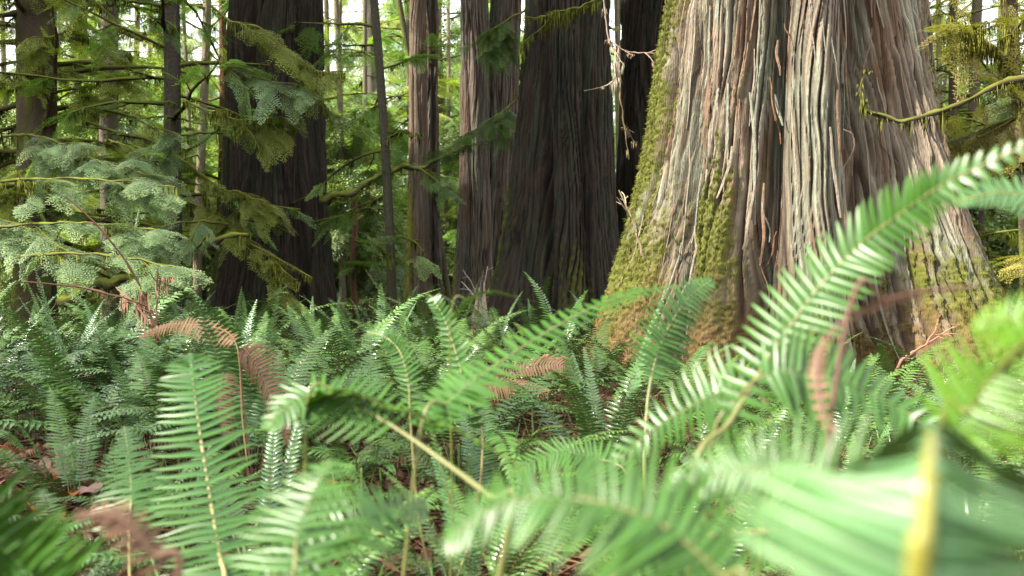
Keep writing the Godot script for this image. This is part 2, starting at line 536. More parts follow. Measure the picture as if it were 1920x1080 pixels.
func make_sprays() -> void:
	for k in 4:      # flat sprays of fine needles: main twig along +z, 0.42 m
		var mb := MB.new()
		var droop := R(0.25, 0.7)
		var n := 11
		for i in n:
			var u := float(i) / n
			var z := 0.42 * u
			var p := Vector3(0.02 * sin(u * 5.0 + k), -droop * z * z, z)
			for sd in [-1.0, 1.0]:
				var ln := 0.19 * pow(1.0 - u, 0.8) * R(0.7, 1.1) + 0.015
				var ang := R(0.75, 1.0)
				var d := Vector3(sd * sin(ang), R(-0.12, 0.05), cos(ang)).normalized()
				var m := maxi(2, int(ln / 0.024))
				for j in m:
					var q := p + d * (ln * j / m) + Vector3(0, -1.5 * pow(ln * j / m, 2.0), 0)
					var tint := Color(1, 1, 1) * R(0.75, 1.15)
					if j > m - 3: tint = tint * Color(1.2, 1.2, 0.95)
					for s2 in [-1.0, 1.0]:
						var a2: float = ang * sd + s2 * R(0.7, 1.0)
						var nd := Vector3(sin(a2), R(-0.15, 0.15), cos(a2)) * 0.040 * R(0.7, 1.2)
						rhombus(mb, q, nd, nd.cross(Vector3.UP) * 0.15, Vector3(R(-0.12, 0.12), 1, R(-0.12, 0.12)).normalized(), tint)
			var q0 := p
		mb.tube(PackedVector3Array([Vector3.ZERO, Vector3(0, -droop * 0.044, 0.21), Vector3(0, -droop * 0.176, 0.42)]), PackedFloat32Array([0.003, 0.002, 0.001]), 3, Color(0.9, 0.6, 0.4), Color(0.9, 0.7, 0.4))
		spray_fine.append(mb.mesh(M.needle))
	for k in 4:      # coarser sprays for the far trees, 1 m
		var mb := MB.new()
		var droop := R(0.15, 0.4)
		for i in 11:
			var u := i / 11.0
			var p := Vector3(0, -droop * u * u, u)
			for sd in [-1.0, 1.0]:
				var ln := 0.42 * pow(1.0 - u, 0.7) * R(0.6, 1.1) + 0.04
				var ang := R(0.7, 1.1)
				var d := Vector3(sd * sin(ang), R(-0.3, 0.1), cos(ang)).normalized()
				var m := maxi(2, int(ln / 0.075))
				for j in m:
					var q := p + d * (ln * j / m)
					for s2 in [-1.0, 1.0]:
						var a2: float = ang * sd + s2 * R(0.5, 1.0)
						var nd := Vector3(sin(a2), R(-0.5, 0.2), cos(a2)) * 0.095 * R(0.6, 1.2)
						rhombus(mb, q, nd, nd.cross(Vector3.UP).normalized() * 0.016, Vector3(R(-0.5, 0.5), 1, R(-0.5, 0.5)).normalized(), Color(1, 1, 1) * R(0.7, 1.25))
		spray_coarse.append(mb.mesh(M.needle))
	for k in 2:      # hanging moss: strands down -y, 0.2 m
		var mb := MB.new()
		for i in 16:
			var p := Vector3(R(-0.05, 0.05), 0.01, R(-0.05, 0.05))
			var ln := R(0.05, 0.2)
			var d := Vector3(R(-0.2, 0.2), -1, R(-0.2, 0.2)) * ln
			var wv := Vector3(R(-1, 1), 0, R(-1, 1)).normalized() * R(0.004, 0.009)
			rhombus(mb, p, d, wv, Vector3(wv.z, 0.2, -wv.x).normalized(), Color(1, 1, 1) * R(0.7, 1.3))
		moss_mesh.append(mb.mesh(M.moss))
	var mb := MB.new()   # short tuft along +z, for moss on bark
	for i in 7:
		var d := Vector3(R(-0.6, 0.6), R(-0.6, 0.6), 1).normalized() * R(0.012, 0.03)
		var wv := d.cross(Vector3(R(-1, 1), R(-1, 1), 0.2)).normalized() * 0.0022
		rhombus(mb, Vector3(R(-0.008, 0.008), R(-0.008, 0.008), -0.004), d, wv, (d.cross(wv)).normalized(), Color(1, 1, 1) * R(0.7, 1.3))
	moss_mesh.append(mb.mesh(M.moss))


# a limb: a wandering tube with twigs; returns where sprays and moss may sit
func limb(mb: MB, p0: Vector3, dir: Vector3, ln: float, r: float, droop: float, twigs: int, under: Color, top: Color, spots: Array, lump := 0.5) -> void:
	var path := PackedVector3Array()
	var rad := PackedFloat32Array()
	var d := dir.normalized()
	var p := p0
	var n := 9
	var st := ln / n
	for i in n + 1:
		path.append(p)
		rad.append(r * (1.0 - 0.8 * i / n) + 0.003)
		p += d * st
		d = (d + Vector3(R(-0.16, 0.16), R(-0.13, 0.13) - droop * st, R(-0.16, 0.16))).normalized()
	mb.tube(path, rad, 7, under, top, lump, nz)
	for i in range(1, n + 1):
		spots.append([path[i], (path[i] - path[i - 1]).normalized(), float(i) / n, rad[i]])
	for k in twigs:
		var i := 1 + rg.randi() % (n - 1)
		var sd := -1.0 if k % 2 else 1.0
		var t := (path[i + 1] - path[i]).normalized()
		var lat := t.cross(Vector3.UP).normalized() * sd
		var q := path[i]
		var td := (t * R(0.4, 1.0) + lat * R(0.4, 1.0) + Vector3(0, R(-0.5, 0.25), 0)).normalized()
		var tl := ln * R(0.15, 0.38) * (1.1 - 0.6 * i / n)
		var tp := PackedVector3Array([path[i]])
		var tr := PackedFloat32Array([rad[i] * 0.55])
		for j in 4:
			q += td * tl * 0.25
			td = (td + Vector3(R(-0.25, 0.25), R(-0.3, 0.15), R(-0.25, 0.25))).normalized()
			tp.append(q)
			tr.append(rad[i] * 0.55 * (1.0 - 0.22 * (j + 1)) + 0.0015)
			spots.append([q, td, 1.0, 0.004])
		mb.tube(tp, tr, 5, under, top, lump, nz)


func slim_trunk(t: Node3D, path: PackedVector3Array, r0: float, r1: float, c1: Color, c2: Color, moss: Color, moss_amount: float, sides := 26, flare := 0.35) -> void:
	var mb := MB.new()
	var m := 90
	var pts := spline(Array(path), m)
	var w := sides + 1
	var h := pts[m].y - pts[0].y
	for i in m + 1:
		var u := float(i) / m
		var y := pts[i].y - pts[0].y
		for j in w:
			var a := TAU * (j % sides) / sides
			var d := Vector3(sin(a), 0, cos(a))
			var r := lerpf(r0, r1, u) * (1.0 + flare * exp(-y / 0.35))
			var q := nf.get_noise_3d(d.x * 2.0 + t.position.x * 3.0, y * 0.8, d.z * 2.0)
			var q2 := nf.get_noise_3d(d.x * 4.0 + t.position.x * 3.0, y * 3.0, d.z * 4.0)
			r *= 1.0 + 0.10 * q + 0.07 * q2 + flare * 0.5 * exp(-y / 0.3) * nz.get_noise_2d(a * 1.5, t.position.x)
			var col := c1.lerp(c2, 0.5 + 0.8 * q2).lerp(moss, smoothstep(0.35, 0.65, moss_amount + 0.5 * q - 0.25 * d.dot(Vector3(0.6, 0, 0.3)) + 0.25 * exp(-y / 0.6)))
			mb.vert(pts[i] + d * r, d, (col * (1.0 + 0.5 * q2)).clamp())
	for i in m:
		for j in sides:
			var a := i * w + j
			mb.ix.append(a); mb.ix.append(a + w); mb.ix.append(a + w + 1)
			mb.ix.append(a); mb.ix.append(a + w + 1); mb.ix.append(a + 1)
	for i in m + 1:      # normals from the bumps along the stem
		for j in w:
			var du := mb.v[i * w + (j + 1) % sides] - mb.v[i * w + (j + sides - 1) % sides]
			var dv := mb.v[mini(i + 1, m) * w + j] - mb.v[maxi(i - 1, 0) * w + j]
			mb.n[i * w + j] = du.cross(dv).normalized()
	part("trunk", mb.mesh(M.slim_bark), t)


# a middle-distance tree: a stem through photo columns, with its own dead, mossy limbs and sprays
func slim_tree(s: Dictionary) -> Node3D:
	var d: float = s.d
	var base := P(s.x0, HORIZON, d)
	base.y = gh(base.x, base.z) - 0.1
	var topx := P(s.x1, HORIZON, d).x - base.x
	var h: float = s.get("h", 9.0)
	var htop := EYE + HORIZON / F * d            # where the stem leaves the frame
	var t := thing(s.get("name", "conifer_tree"), s.label, "tree", base, s.get("group", ""))
	trunks.append([base.x, base.z, s.r * 1.5])
	var path := PackedVector3Array()
	for i in 7:
		var u := i / 6.0
		path.append(Vector3(topx * h * u / htop + s.get("wave", 0.03) * sin(u * 7.0 + d), h * u, 0.04 * sin(u * 5.0 + s.x0)))
	var c1: Color = s.get("c1", Color(0.075, 0.06, 0.045))
	var c2: Color = s.get("c2", Color(0.045, 0.035, 0.028))
	var mc: Color = s.get("moss", Color(0.10, 0.115, 0.02))
	slim_trunk(t, path, s.r, s.r * s.get("taper", 0.7), c1, c2, mc, s.get("mossy", 0.25))
	var sprays: Array = []
	var scol: Array = []
	var hang: Array = []
	var hcol: Array = []
	var n: int = s.get("limbs", 12)
	for i in n:
		var y := lerpf(s.get("low", 0.9), minf(h - 0.5, htop + 1.0), (i + rg.randf()) / n)
		var u := y / h
		var az := R(0, TAU)
		if i % 3: az = (0.0 if i % 2 else PI) + R(-0.9, 0.9)      # most limbs spread across the view
		var p := Vector3(topx * y / htop + s.get("wave", 0.03) * sin(u * 7.0 + d), y, 0)
		var mb := MB.new()
		var spots: Array = []
		var ln: float = R(0.5, 1.0) * s.get("reach", 1.6)
		limb(mb, p, Vector3(cos(az), R(-0.25, 0.45), sin(az)), ln, clampf(s.r * 0.24, 0.012, 0.034) * R(0.7, 1.2), R(-0.2, 0.5), 5, c2 * 0.9, mc * 1.15, spots, 0.7)
		part("branch", mb.mesh(M.moss), t)
		for q in spots:
			if rg.randf() < s.get("hang", 0.35):
				hang.append(Transform3D(Basis(Vector3.UP, R(0, TAU)) * Basis.from_scale(Vector3(1, R(0.35, 1.1), 1) * R(0.5, 1.0)), q[0]))
				hcol.append(mc * R(0.7, 1.6))
			if q[2] > 0.35 and rg.randf() < s.get("leafy", 0.3):
				for e in 2:
					var dd: Vector3 = (q[1] + Vector3(R(-0.7, 0.7), R(-0.4, 0.1), R(-0.7, 0.7))).normalized()
					sprays.append(Transform3D(frame(dd, Vector3.UP + Vector3(R(-0.3, 0.3), 0, R(-0.3, 0.3))) * Basis.from_scale(Vector3.ONE * R(0.6, 1.3)), q[0]))
					scol.append(leaf_tint(s.get("green", 0)) * (2.0 if float(s.d) > 14.5 else 1.6))
	if hang.size(): many("hanging_moss", moss_mesh[0], hang, hcol, t)
	if sprays.size(): many("foliage", spray_fine[rg.randi() % 4], sprays, scol, t)
	return t

func leaf_tint(kind: int) -> Color:
	var c: Color = [Color(0.11, 0.19, 0.06), Color(0.24, 0.34, 0.19), Color(0.21, 0.24, 0.05), Color(0.25, 0.21, 0.06)][kind]
	return c.lerp(Color(0.16, 0.18, 0.04), 0.35 * rg.randf()) * R(0.7, 1.3)


func slim_trees() -> void:
	var red := Color(0.14, 0.06, 0.035)
	slim_tree({"label": "dark slim conifer with bare mossy limbs, left of black cedar", "x0": 334, "x1": 318, "d": 11.0, "r": 0.105, "taper": 0.8, "limbs": 22, "reach": 2.0, "mossy": 0.3, "leafy": 0.14, "c1": Color(0.05, 0.042, 0.034), "c2": Color(0.03, 0.024, 0.02)})
	slim_tree({"label": "grey brown conifer trunk between dark slim conifer and moss draped tree", "x0": 205, "x1": 208, "d": 15.0, "r": 0.15, "taper": 0.85, "limbs": 16, "reach": 2.2, "mossy": 0.25, "leafy": 0.4, "green": 2, "c1": Color(0.13, 0.105, 0.085), "c2": Color(0.085, 0.07, 0.055)})
	slim_tree({"label": "thick moss draped conifer at the left edge", "x0": 62, "x1": 72, "d": 12.0, "r": 0.25, "taper": 0.9, "limbs": 46, "reach": 2.3, "mossy": 0.45, "hang": 1.0, "leafy": 0.39, "green": 2, "moss": Color(0.095, 0.10, 0.02), "c1": Color(0.10, 0.075, 0.055), "c2": Color(0.06, 0.042, 0.03)})
	slim_tree({"label": "pale slender trunk just left of the black cedar", "x0": 372, "x1": 386, "d": 16.0, "r": 0.075, "taper": 0.9, "limbs": 10, "reach": 1.6, "mossy": 0.35, "c1": Color(0.24, 0.2, 0.14), "c2": Color(0.15, 0.12, 0.085)})
	slim_tree({"label": "red barked slender trunk touching the black cedar's left side", "x0": 412, "x1": 418, "d": 17.0, "r": 0.08, "limbs": 8, "reach": 1.5, "mossy": 0.1, "c1": red, "c2": red * 0.6})
	slim_tree({"label": "thin leaning dark stem right of the black cedar", "x0": 740, "x1": 703, "d": 12.0, "r": 0.062, "taper": 0.75, "limbs": 13, "reach": 1.6, "mossy": 0.28, "leafy": 0.12, "c1": Color(0.07, 0.06, 0.045), "c2": Color(0.04, 0.035, 0.025)})
	slim_tree({"label": "sunlit pole thin trunk just right of the black cedar", "x0": 648, "x1": 630, "d": 17.0, "r": 0.065, "limbs": 16, "reach": 1.9, "mossy": 0.3, "c1": Color(0.28, 0.24, 0.17), "c2": Color(0.14, 0.12, 0.08)})
	slim_tree({"label": "short reddish broken snag between two slim stems", "x0": 667, "x1": 655, "d": 14.0, "r": 0.055, "h": 2.1, "taper": 0.75, "limbs": 2, "low": 0.8, "reach": 0.8, "mossy": 0.2, "c1": Color(0.13, 0.075, 0.045), "c2": red * 0.7, "name": "dead_snag"})
	slim_tree({"label": "stout grey trunk far behind the leaning dark stem", "x0": 712, "x1": 690, "d": 21.0, "r": 0.19, "limbs": 14, "reach": 2.4, "mossy": 0.22, "leafy": 0.4, "green": 2, "c1": Color(0.17, 0.15, 0.12), "c2": Color(0.1, 0.085, 0.065)})
	slim_tree({"label": "slanting mossy stem leaning toward the smooth brown cedar", "x0": 850, "x1": 752, "d": 18.0, "r": 0.07, "limbs": 6, "reach": 1.5, "mossy": 0.45, "c1": Color(0.08, 0.07, 0.05), "c2": Color(0.05, 0.04, 0.03)})
	slim_tree({"label": "slim dark conifer just right of the sunlit giant", "x0": 1790, "x1": 1783, "d": 15.0, "r": 0.075, "limbs": 18, "reach": 2.2, "mossy": 0.25, "leafy": 0.4, "green": 3, "c1": Color(0.075, 0.06, 0.045), "c2": Color(0.045, 0.035, 0.028)})
	slim_tree({"label": "brown conifer trunk second from the sunlit giant's right side", "x0": 1806, "x1": 1832, "d": 18.0, "r": 0.12, "limbs": 16, "reach": 2.4, "mossy": 0.3, "leafy": 0.35, "green": 2, "c1": Color(0.13, 0.10, 0.08), "c2": Color(0.085, 0.06, 0.045)})
	slim_tree({"label": "thin dark dead stem before the rail fence", "x0": 1850, "x1": 1836, "d": 14.0, "r": 0.055, "h": 3.4, "limbs": 7, "low": 0.8, "reach": 1.1, "mossy": 0.15, "leafy": 0.1, "name": "dead_snag"})
	slim_tree({"label": "pale grey trunk standing beside the rail fence", "x0": 1898, "x1": 1890, "d": 19.0, "r": 0.14, "limbs": 9, "reach": 2.2, "mossy": 0.1, "leafy": 0.3, "green": 3, "c1": Color(0.3, 0.27, 0.24), "c2": Color(0.2, 0.17, 0.15)})
	slim_tree({"label": "dark trunk at the right edge with mossy arms", "x0": 1925, "x1": 1902, "d": 13.0, "r": 0.085, "limbs": 15, "reach": 2.0, "mossy": 0.3, "hang": 0.6, "leafy": 0.22, "green": 3, "c1": Color(0.07, 0.055, 0.042), "c2": Color(0.04, 0.03, 0.025)})
	slim_tree({"label": "slim trunk filling the gap behind the moss draped conifer", "x0": 135, "x1": 150, "d": 19.0, "r": 0.12, "limbs": 14, "reach": 2.2, "mossy": 0.3, "leafy": 0.5, "green": 2})
	slim_tree({"label": "narrow trunk seen in the gap right of the broad dark cedar", "x0": 1166, "x1": 1158, "d": 20.0, "r": 0.07, "limbs": 12, "reach": 2.2, "mossy": 0.3, "leafy": 0.5, "green": 0})
	for i in 16:
		var x: float = [18, 108, 168, 248, 292, 352, 448, 628, 676, 700, 772, 836, 1160, 1760, 1818, 1872][i]
		var near := gap_name(x)
		slim_tree({"label": "thin pole stem, " + ["first", "first", "second", "first", "second", "first", "second", "first", "second", "third", "first", "first", "first", "first", "first", "second"][i] + " from the left " + near, "group": "thin pole stems", "x0": x + R(-12, 12), "x1": x + R(-12, 12), "d": R(16.5, 28), "r": R(0.035, 0.085), "limbs": 11, "reach": 1.9, "mossy": 0.35, "leafy": 0.12, "green": 2, "c1": Color(0.2, 0.165, 0.115) * R(0.6, 1.3), "c2": Color(0.11, 0.09, 0.065), "moss": Color(0.17, 0.19, 0.03)})
	for i in 6:
		var x: float = [270, 455, 612, 820, 985, 1745][i]
		slim_tree({"label": ["far slender conifer behind the moss draped pair at left", "far slender conifer hidden mostly by the black cedar's left edge", "far slender conifer just right of the black cedar", "far slender conifer between smooth brown cedar and joined cedars", "far slender conifer glimpsed beside the bent rooted cedar", "far slender conifer behind the sunlit giant's right flank"][i], "group": "far slender conifers", "x0": x, "x1": x + R(-20, 20), "d": R(20, 26), "r": R(0.06, 0.13), "limbs": 16, "reach": 2.6, "mossy": 0.35, "leafy": 0.55, "green": i % 3, "c1": Color(0.14, 0.115, 0.085), "c2": Color(0.08, 0.065, 0.05)})


# ---------------------------------------------------------------- the wood behind
func far_tree_proto(k: int, young := false) -> Node3D:
	var t := Node3D.new()
	t.name = "young_hemlock" if young else "forest_tree"
	var h := R(3.5, 5.0) if young else R(7.5, 11.0)
	var mb := MB.new()
	var path := PackedVector3Array()
	var rad := PackedFloat32Array()
	for i in 12:
		path.append(Vector3(0.12 * sin(i * 0.7 + k), h * i / 11.0 - 0.2, 0.1 * cos(i * 0.9 + k)))
		rad.append((0.03 if young else 0.13 + 0.03 * k) * (1.0 - 0.75 * i / 11.0))
	mb.tube(path, rad, 12, Color(0.12, 0.095, 0.07), Color(0.14, 0.12, 0.07), 0.2, nz)
	part("trunk", mb.mesh(M.slim_bark), t)
	var lb := MB.new()
	var xs: Array = []
	var cs: Array = []
	for i in 64 if not young else 30:
		var y := lerpf(0.4, h - 0.2, pow((i + rg.randf()) / 64.0, 1.7)) if not young else lerpf(0.2, h - 0.1, (i + rg.randf()) / 30.0)
		var az := R(0, TAU)
		var ln := lerpf(1.5 if young else 2.1, 0.4 if young else 0.8, y / h) * R(0.6, 1.1)
		var spots: Array = []
		limb(lb, Vector3(0.0, y, 0.0), Vector3(cos(az), R(-0.1, 0.3), sin(az)), ln, 0.009 if young else 0.026, R(0.05, 0.3), 3, Color(0.11, 0.09, 0.055), Color(0.24, 0.24, 0.06), spots, 0.3)
		for q in spots:
			if q[2] > 0.25 and rg.randf() < 0.75:
				var dd: Vector3 = (q[1] + Vector3(R(-0.9, 0.9), R(-0.5, 0.2), R(-0.9, 0.9))).normalized()
				xs.append(Transform3D(frame(dd, Vector3.UP + Vector3(R(-0.4, 0.4), 0, R(-0.4, 0.4))) * Basis.from_scale(Vector3.ONE * R(0.55, 1.15)), q[0]))
				cs.append(Color(0.33, 0.40, 0.16).lerp(Color(0.30, 0.41, 0.26), rg.randf()).lerp(Color(0.46, 0.44, 0.14), 0.4 * rg.randf()) * R(0.7, 1.35))
	part("limbs", lb.mesh(M.moss), t, Transform3D.IDENTITY, "stuff")
	many("foliage", spray_coarse[k % 4], xs, cs, t)
	return t

func far_forest() -> void:
	var protos: Array[Node3D] = []
	for k in 5: protos.append(far_tree_proto(k))
	for k in 2: protos.append(far_tree_proto(k, true))
	var labels := ["pale green conifer in the sunlit wood behind the grove", "bushy blue green conifer in the sunlit wood behind the grove", "yellow green conifer in the sunlit wood behind the grove", "thick trunked conifer in the sunlit wood behind the grove", "tall mossy conifer in the sunlit wood behind the grove", "young leafy hemlock", "young slender hemlock"]
	var used: Array = [false, false, false, false, false, false, false]
	var kinds := ["pale green conifer", "bushy blue green conifer", "yellow green conifer", "thick trunked conifer", "tall mossy conifer", "young leafy hemlock", "young slender hemlock"]
	var spots: Array = []
	var tries := 0
	while spots.size() < 104 and tries < 6000:
		tries += 1
		var young := spots.size() >= 42
		var d := 25.0 + 33.0 * rg.randf() if not young else 16.5 + 13.0 * rg.randf()
		var x := R(-0.72, 0.72) * d
		var ok := true
		for q in spots:
			if Vector2(q.x - x, q.y - d).length() < (2.4 if not young else 1.3): ok = false
		if ok: spots.append(Vector3(x, d, 5.0 + rg.randi() % 2 if young else float(rg.randi() % 5)))
	var count := {}
	spots.sort_custom(func(a, b): return a.y < b.y)
	for q in spots:
		var k := int(q.z)
		var o: Node3D
		if not used[k]:
			o = protos[k]
			used[k] = true
		else:
			o = protos[k].duplicate()
		o.name = numbered("young_hemlock" if k > 4 else "forest_tree")
		add_child(o)
		o.position = Vector3(q.x, gh(q.x, -q.y), -q.y)
		o.rotation.y = R(0, TAU)
		o.scale = Vector3.ONE * R(0.85, 1.2) * (1.0 + maxf(0.0, q.y - 28.0) * 0.025)
		var where := gap_name(960.0 + q.x / q.y * F)
		var key: String = kinds[k] + where
		count[key] = count.get(key, 0) + 1
		tag(o, kinds[k] + ", " + ORDER[mini(count[key] - 1, 30)] + " nearest " + where, "tree", "young hemlocks of the far wood" if k > 4 else "conifers of the far wood")

const ORDER := ["first", "second", "third", "fourth", "fifth", "sixth", "seventh", "eighth", "ninth", "tenth", "eleventh", "twelfth", "thirteenth", "fourteenth", "fifteenth", "sixteenth", "seventeenth", "eighteenth", "nineteenth", "twentieth", "twenty first", "twenty second", "twenty third", "twenty fourth", "twenty fifth", "twenty sixth", "twenty seventh", "twenty eighth", "twenty ninth", "thirtieth", "last"]
const COLUMNS := [[62.0, "moss draped conifer"], [205.0, "grey brown conifer"], [325.0, "dark slim conifer"], [520.0, "black cedar"], [720.0, "leaning stem"], [785.0, "smooth brown cedar"], [920.0, "joined cedars"], [1060.0, "bent rooted cedar"], [1215.0, "straight dark cedar"], [1490.0, "sunlit giant"], [1787.0, "right slim conifer"]]

func gap_name(x: float) -> String:      # the gap between two trunks that a direction looks through
	if x < 62.0: return "behind the moss draped conifer's left"
	for i in COLUMNS.size() - 1:
		if x < COLUMNS[i + 1][0]: return "between " + COLUMNS[i][1] + " and " + COLUMNS[i + 1][1]
	return "right of the right slim conifer"


# ---------------------------------------------------------------- crowns overhead: they shade the grove and let the sun through over the open side
func shade_crowns() -> void:
	var k := 0
	for q in [[-8.7, -8.3, 2.0, "nearest the black cedar", 560], [-12.0, -9.8, 1.8, "behind the moss draped conifer", 520], [-12.2, -0.4, 2.0, "level with the near ferns, thin crowned", 110]]:
		var t := thing("canopy_tree", "tall cedar left of the clearing, " + q[3], "tree", Vector3(q[0], gh(q[0], q[1]), q[1]), "tall cedars left of the clearing")
		var mb := MB.new()
		mb.tube(PackedVector3Array([Vector3(0, -0.2, 0), Vector3(0, 2, 0), Vector3(0.1, 8, 0), Vector3(0, 14.5, 0)]), PackedFloat32Array([0.5, 0.36, 0.27, 0.05]), 14, Color(0.08, 0.06, 0.045), Color(0.08, 0.06, 0.045), 0.15, nz)
		part("trunk", mb.mesh(M.slim_bark), t)
		crown(t, 8.2, 13.4, q[2], q[4], k)
		k += 1


func crown(t: Node3D, y0: float, y1: float, r: float, n: int, k: int) -> void:
	var xs: Array = []
	var cs: Array = []
	for i in n:
		var y := R(y0, y1)
		var az := R(0, TAU)
		var rr: float = r * sqrt(rg.randf()) * (1.1 - 0.4 * (y - y0) / (y1 - y0))
		var dd := Vector3(cos(az), R(-0.7, 0.0), sin(az))
		xs.append(Transform3D(frame(dd, Vector3.UP) * Basis.from_scale(Vector3.ONE * R(0.9, 1.6)), Vector3(cos(az) * rr, y, sin(az) * rr)))
		cs.append(Color(0.08, 0.12, 0.05) * R(0.7, 1.3))
	many("foliage", spray_coarse[k % 4], xs, cs, t)


# ---------------------------------------------------------------- ferns
func pinna(mb: MB, p: Vector3, along: Vector3, across: Vector3, n: Vector3, ln: float, hw: float, droop: float, c0: Color, c1: Color, lod: int) -> void:
	var ts: Array = [[0.0, 0.35], [0.18, 1.0], [0.62, 0.72], [1.0, 0.0]] if lod == 0 else [[0.0, 0.6], [0.5, 0.9], [1.0, 0.0]]
	var last := -1
	for q in ts:
		var t: float = q[0]
		var w: float = hw * q[1]
		var c := p + along * ln * t - n * droop * ln * t * t
		var nn := (n + along * droop * t * 2.0).normalized()
		var col := c0.lerp(c1, t)
		if w == 0.0:
			var e := mb.vert(c, nn, col)
			if lod == 0:
				mb.tri(last, last + 1, e)
				mb.tri(last + 1, last + 2, e)
			else:
				mb.tri(last, last + 1, e)
			return
		var b: int
		if lod == 0:
			b = mb.vert(c - across * w + n * w * 0.35, (nn + across * 0.35).normalized(), col)
			mb.vert(c, nn, col)
			mb.vert(c + across * w + n * w * 0.35, (nn - across * 0.35).normalized(), col)
			if last >= 0:
				for e in 2:
					mb.tri(last + e, last + e + 1, b + e)
					mb.tri(last + e + 1, b + e + 1, b + e)
		else:
			b = mb.vert(c - across * w, nn, col)
			mb.vert(c + across * w, nn, col)
			if last >= 0:
				mb.tri(last, last + 1, b)
				mb.tri(last + 1, b + 1, b)
		last = b

func blade_width(u: float) -> float:       # outline of a frond from its foot (0) to its tip (1)
	return minf(1.0, 0.45 + 2.6 * u) * pow(maxf(0.0, 1.0 - u), 0.62) * 1.18 + 0.02

func frond_mesh(L: float, W: float, a0: float, bend: float, pairs: int, lod: int, green: Color, tip: Color, rachis: Color, sway: float, m: Material, limp := 0.25) -> ArrayMesh:
	var mb := MB.new()
	var n := 40
	var pts := PackedVector3Array()
	var tan := PackedVector3Array()
	var p := Vector3.ZERO
	for i in n + 1:
		var s := float(i) / n
		var a := a0 + bend * pow(s, 1.5)
		var t := Vector3(sway * s, cos(a), sin(a)).normalized()
		pts.append(p)
		tan.append(t)
		p += t * L / n
	var rp := PackedVector3Array()
	var rr := PackedFloat32Array()
	for i in range(0, n + 1, 4):
		rp.append(pts[i])
		rr.append(0.0032 * (1.0 - 0.75 * i / n))
	mb.tube(rp, rr, 4, rachis, rachis)
	var stipe := 0.16
	for i in pairs:
		var u := (i + 0.5) / pairs
		var s := stipe + (1.0 - stipe) * u
		var k := s * n
		var k0 := mini(int(k), n - 1)
		var q := pts[k0].lerp(pts[k0 + 1], k - k0)
		var t := tan[k0].lerp(tan[k0 + 1], k - k0).normalized()
		var lat := Vector3.RIGHT
		lat = (lat - t * lat.dot(t)).normalized()
		var nn := lat.cross(t)
		if nn.y < 0.0 and absf(nn.y) > 0.3: nn = -nn
		if nn.dot(Vector3(0, sin(a0 + bend * pow(s, 1.5)), -cos(a0 + bend * pow(s, 1.5)))) < 0: nn = -nn
		for sd in [-1.0, 1.0]:
			var ln := W * blade_width(u) * R(0.9, 1.06)
			var fw := 0.22 + 0.35 * u + R(-0.08, 0.08)
			var lift := R(0.02, 0.22)
			var al: Vector3 = (lat * sd * cos(fw) + t * sin(fw) + nn * lift).normalized()
			var ac := (t - al * t.dot(al)).normalized()
			var n2 := (nn - al * nn.dot(al)).normalized()
			var v := R(0.75, 1.25)
			pinna(mb, q, al, ac, n2, ln, L * (1.0 - stipe) / pairs * 0.41, limp + R(-0.1, 0.15), (green.lerp(tip, u * 0.6)) * v, (green.lerp(tip, 0.25 + u * 0.7)) * v, lod)
	return mb.mesh(m)

func make_fronds() -> void:
	for lod in 2:
		var pool: Array = []
		for i in 14:
			var g := Color(0.043, 0.10, 0.021).lerp(Color(0.031, 0.088, 0.03), rg.randf()).lerp(Color(0.08, 0.135, 0.018), 0.45 * rg.randf())
			pool.append(frond_mesh(R(0.8, 1.1), R(0.08, 0.105), R(0.3, 0.9), R(0.8, 1.7), 37 - 6 * lod, lod, g, g.lerp(Color(0.12, 0.2, 0.04), 0.4), Color(0.16, 0.13, 0.05).lerp(Color(0.07, 0.045, 0.02), rg.randf()), R(-0.35, 0.35), M.leaf))
		frond_pool[lod] = pool
		var dead: Array = []
		for i in 4:
			dead.append(frond_mesh(R(0.6, 0.85), R(0.045, 0.06), R(0.6, 1.1), R(1.2, 2.0), 34 - 6 * lod, lod, Color(0.115, 0.06, 0.036), Color(0.19, 0.115, 0.07), Color(0.1, 0.055, 0.032), R(-0.4, 0.4), M.dry, 0.9))
		frond_pool[10 + lod] = dead
		var up: Array = []       # stiff upright fronds
		for i in 5:
			var g := Color(0.055, 0.125, 0.05)
			up.append(frond_mesh(R(0.75, 0.95), R(0.06, 0.08), R(0.0, 0.25), R(0.2, 0.7), 38 - 6 * lod, lod, g, g.lerp(Color(0.12, 0.2, 0.04), 0.4), Color(0.2, 0.15, 0.06), R(-0.2, 0.2), M.leaf))
		frond_pool[20 + lod] = up

func fern(at: Vector3, size: float, fronds: int, label: String, group: String, dead := 2, upright := 0.12, lod := 0) -> Node3D:
	at.y = gh(at.x, at.z) + 0.02
	var t := thing("sword_fern", label, "fern", at, group)
	var a0 := R(0, TAU)
	for i in fronds:
		var pool: Array = frond_pool[lod]
		if rg.randf() < upright: pool = frond_pool[20 + lod]
		var az := a0 + TAU * i / fronds + R(-0.3, 0.3)
		var b := Basis(Vector3.UP, az) * Basis(Vector3.RIGHT, R(-0.12, 0.25)) * Basis(Vector3.UP, R(-0.25, 0.25))
		part("frond", pool[rg.randi() % pool.size()], t, Transform3D(b * Basis.from_scale(Vector3.ONE * size * R(0.75, 1.12)), Vector3(sin(az) * 0.04, 0, cos(az) * 0.04)))
	for i in dead:
		var pool: Array = frond_pool[10 + lod]
		var az := R(0, TAU)
		part("dead_frond", pool[rg.randi() % pool.size()], t, Transform3D(Basis(Vector3.UP, az) * Basis(Vector3.RIGHT, R(0.0, 0.5)) * Basis.from_scale(Vector3.ONE * size * R(0.7, 1.0)), Vector3.ZERO))
	return t

func free_of_trunks(x: float, z: float, gap: float) -> bool:
	for q in trunks:
		if Vector2(q[0] - x, q[1] - z).length() < q[2] + gap: return false
	return true

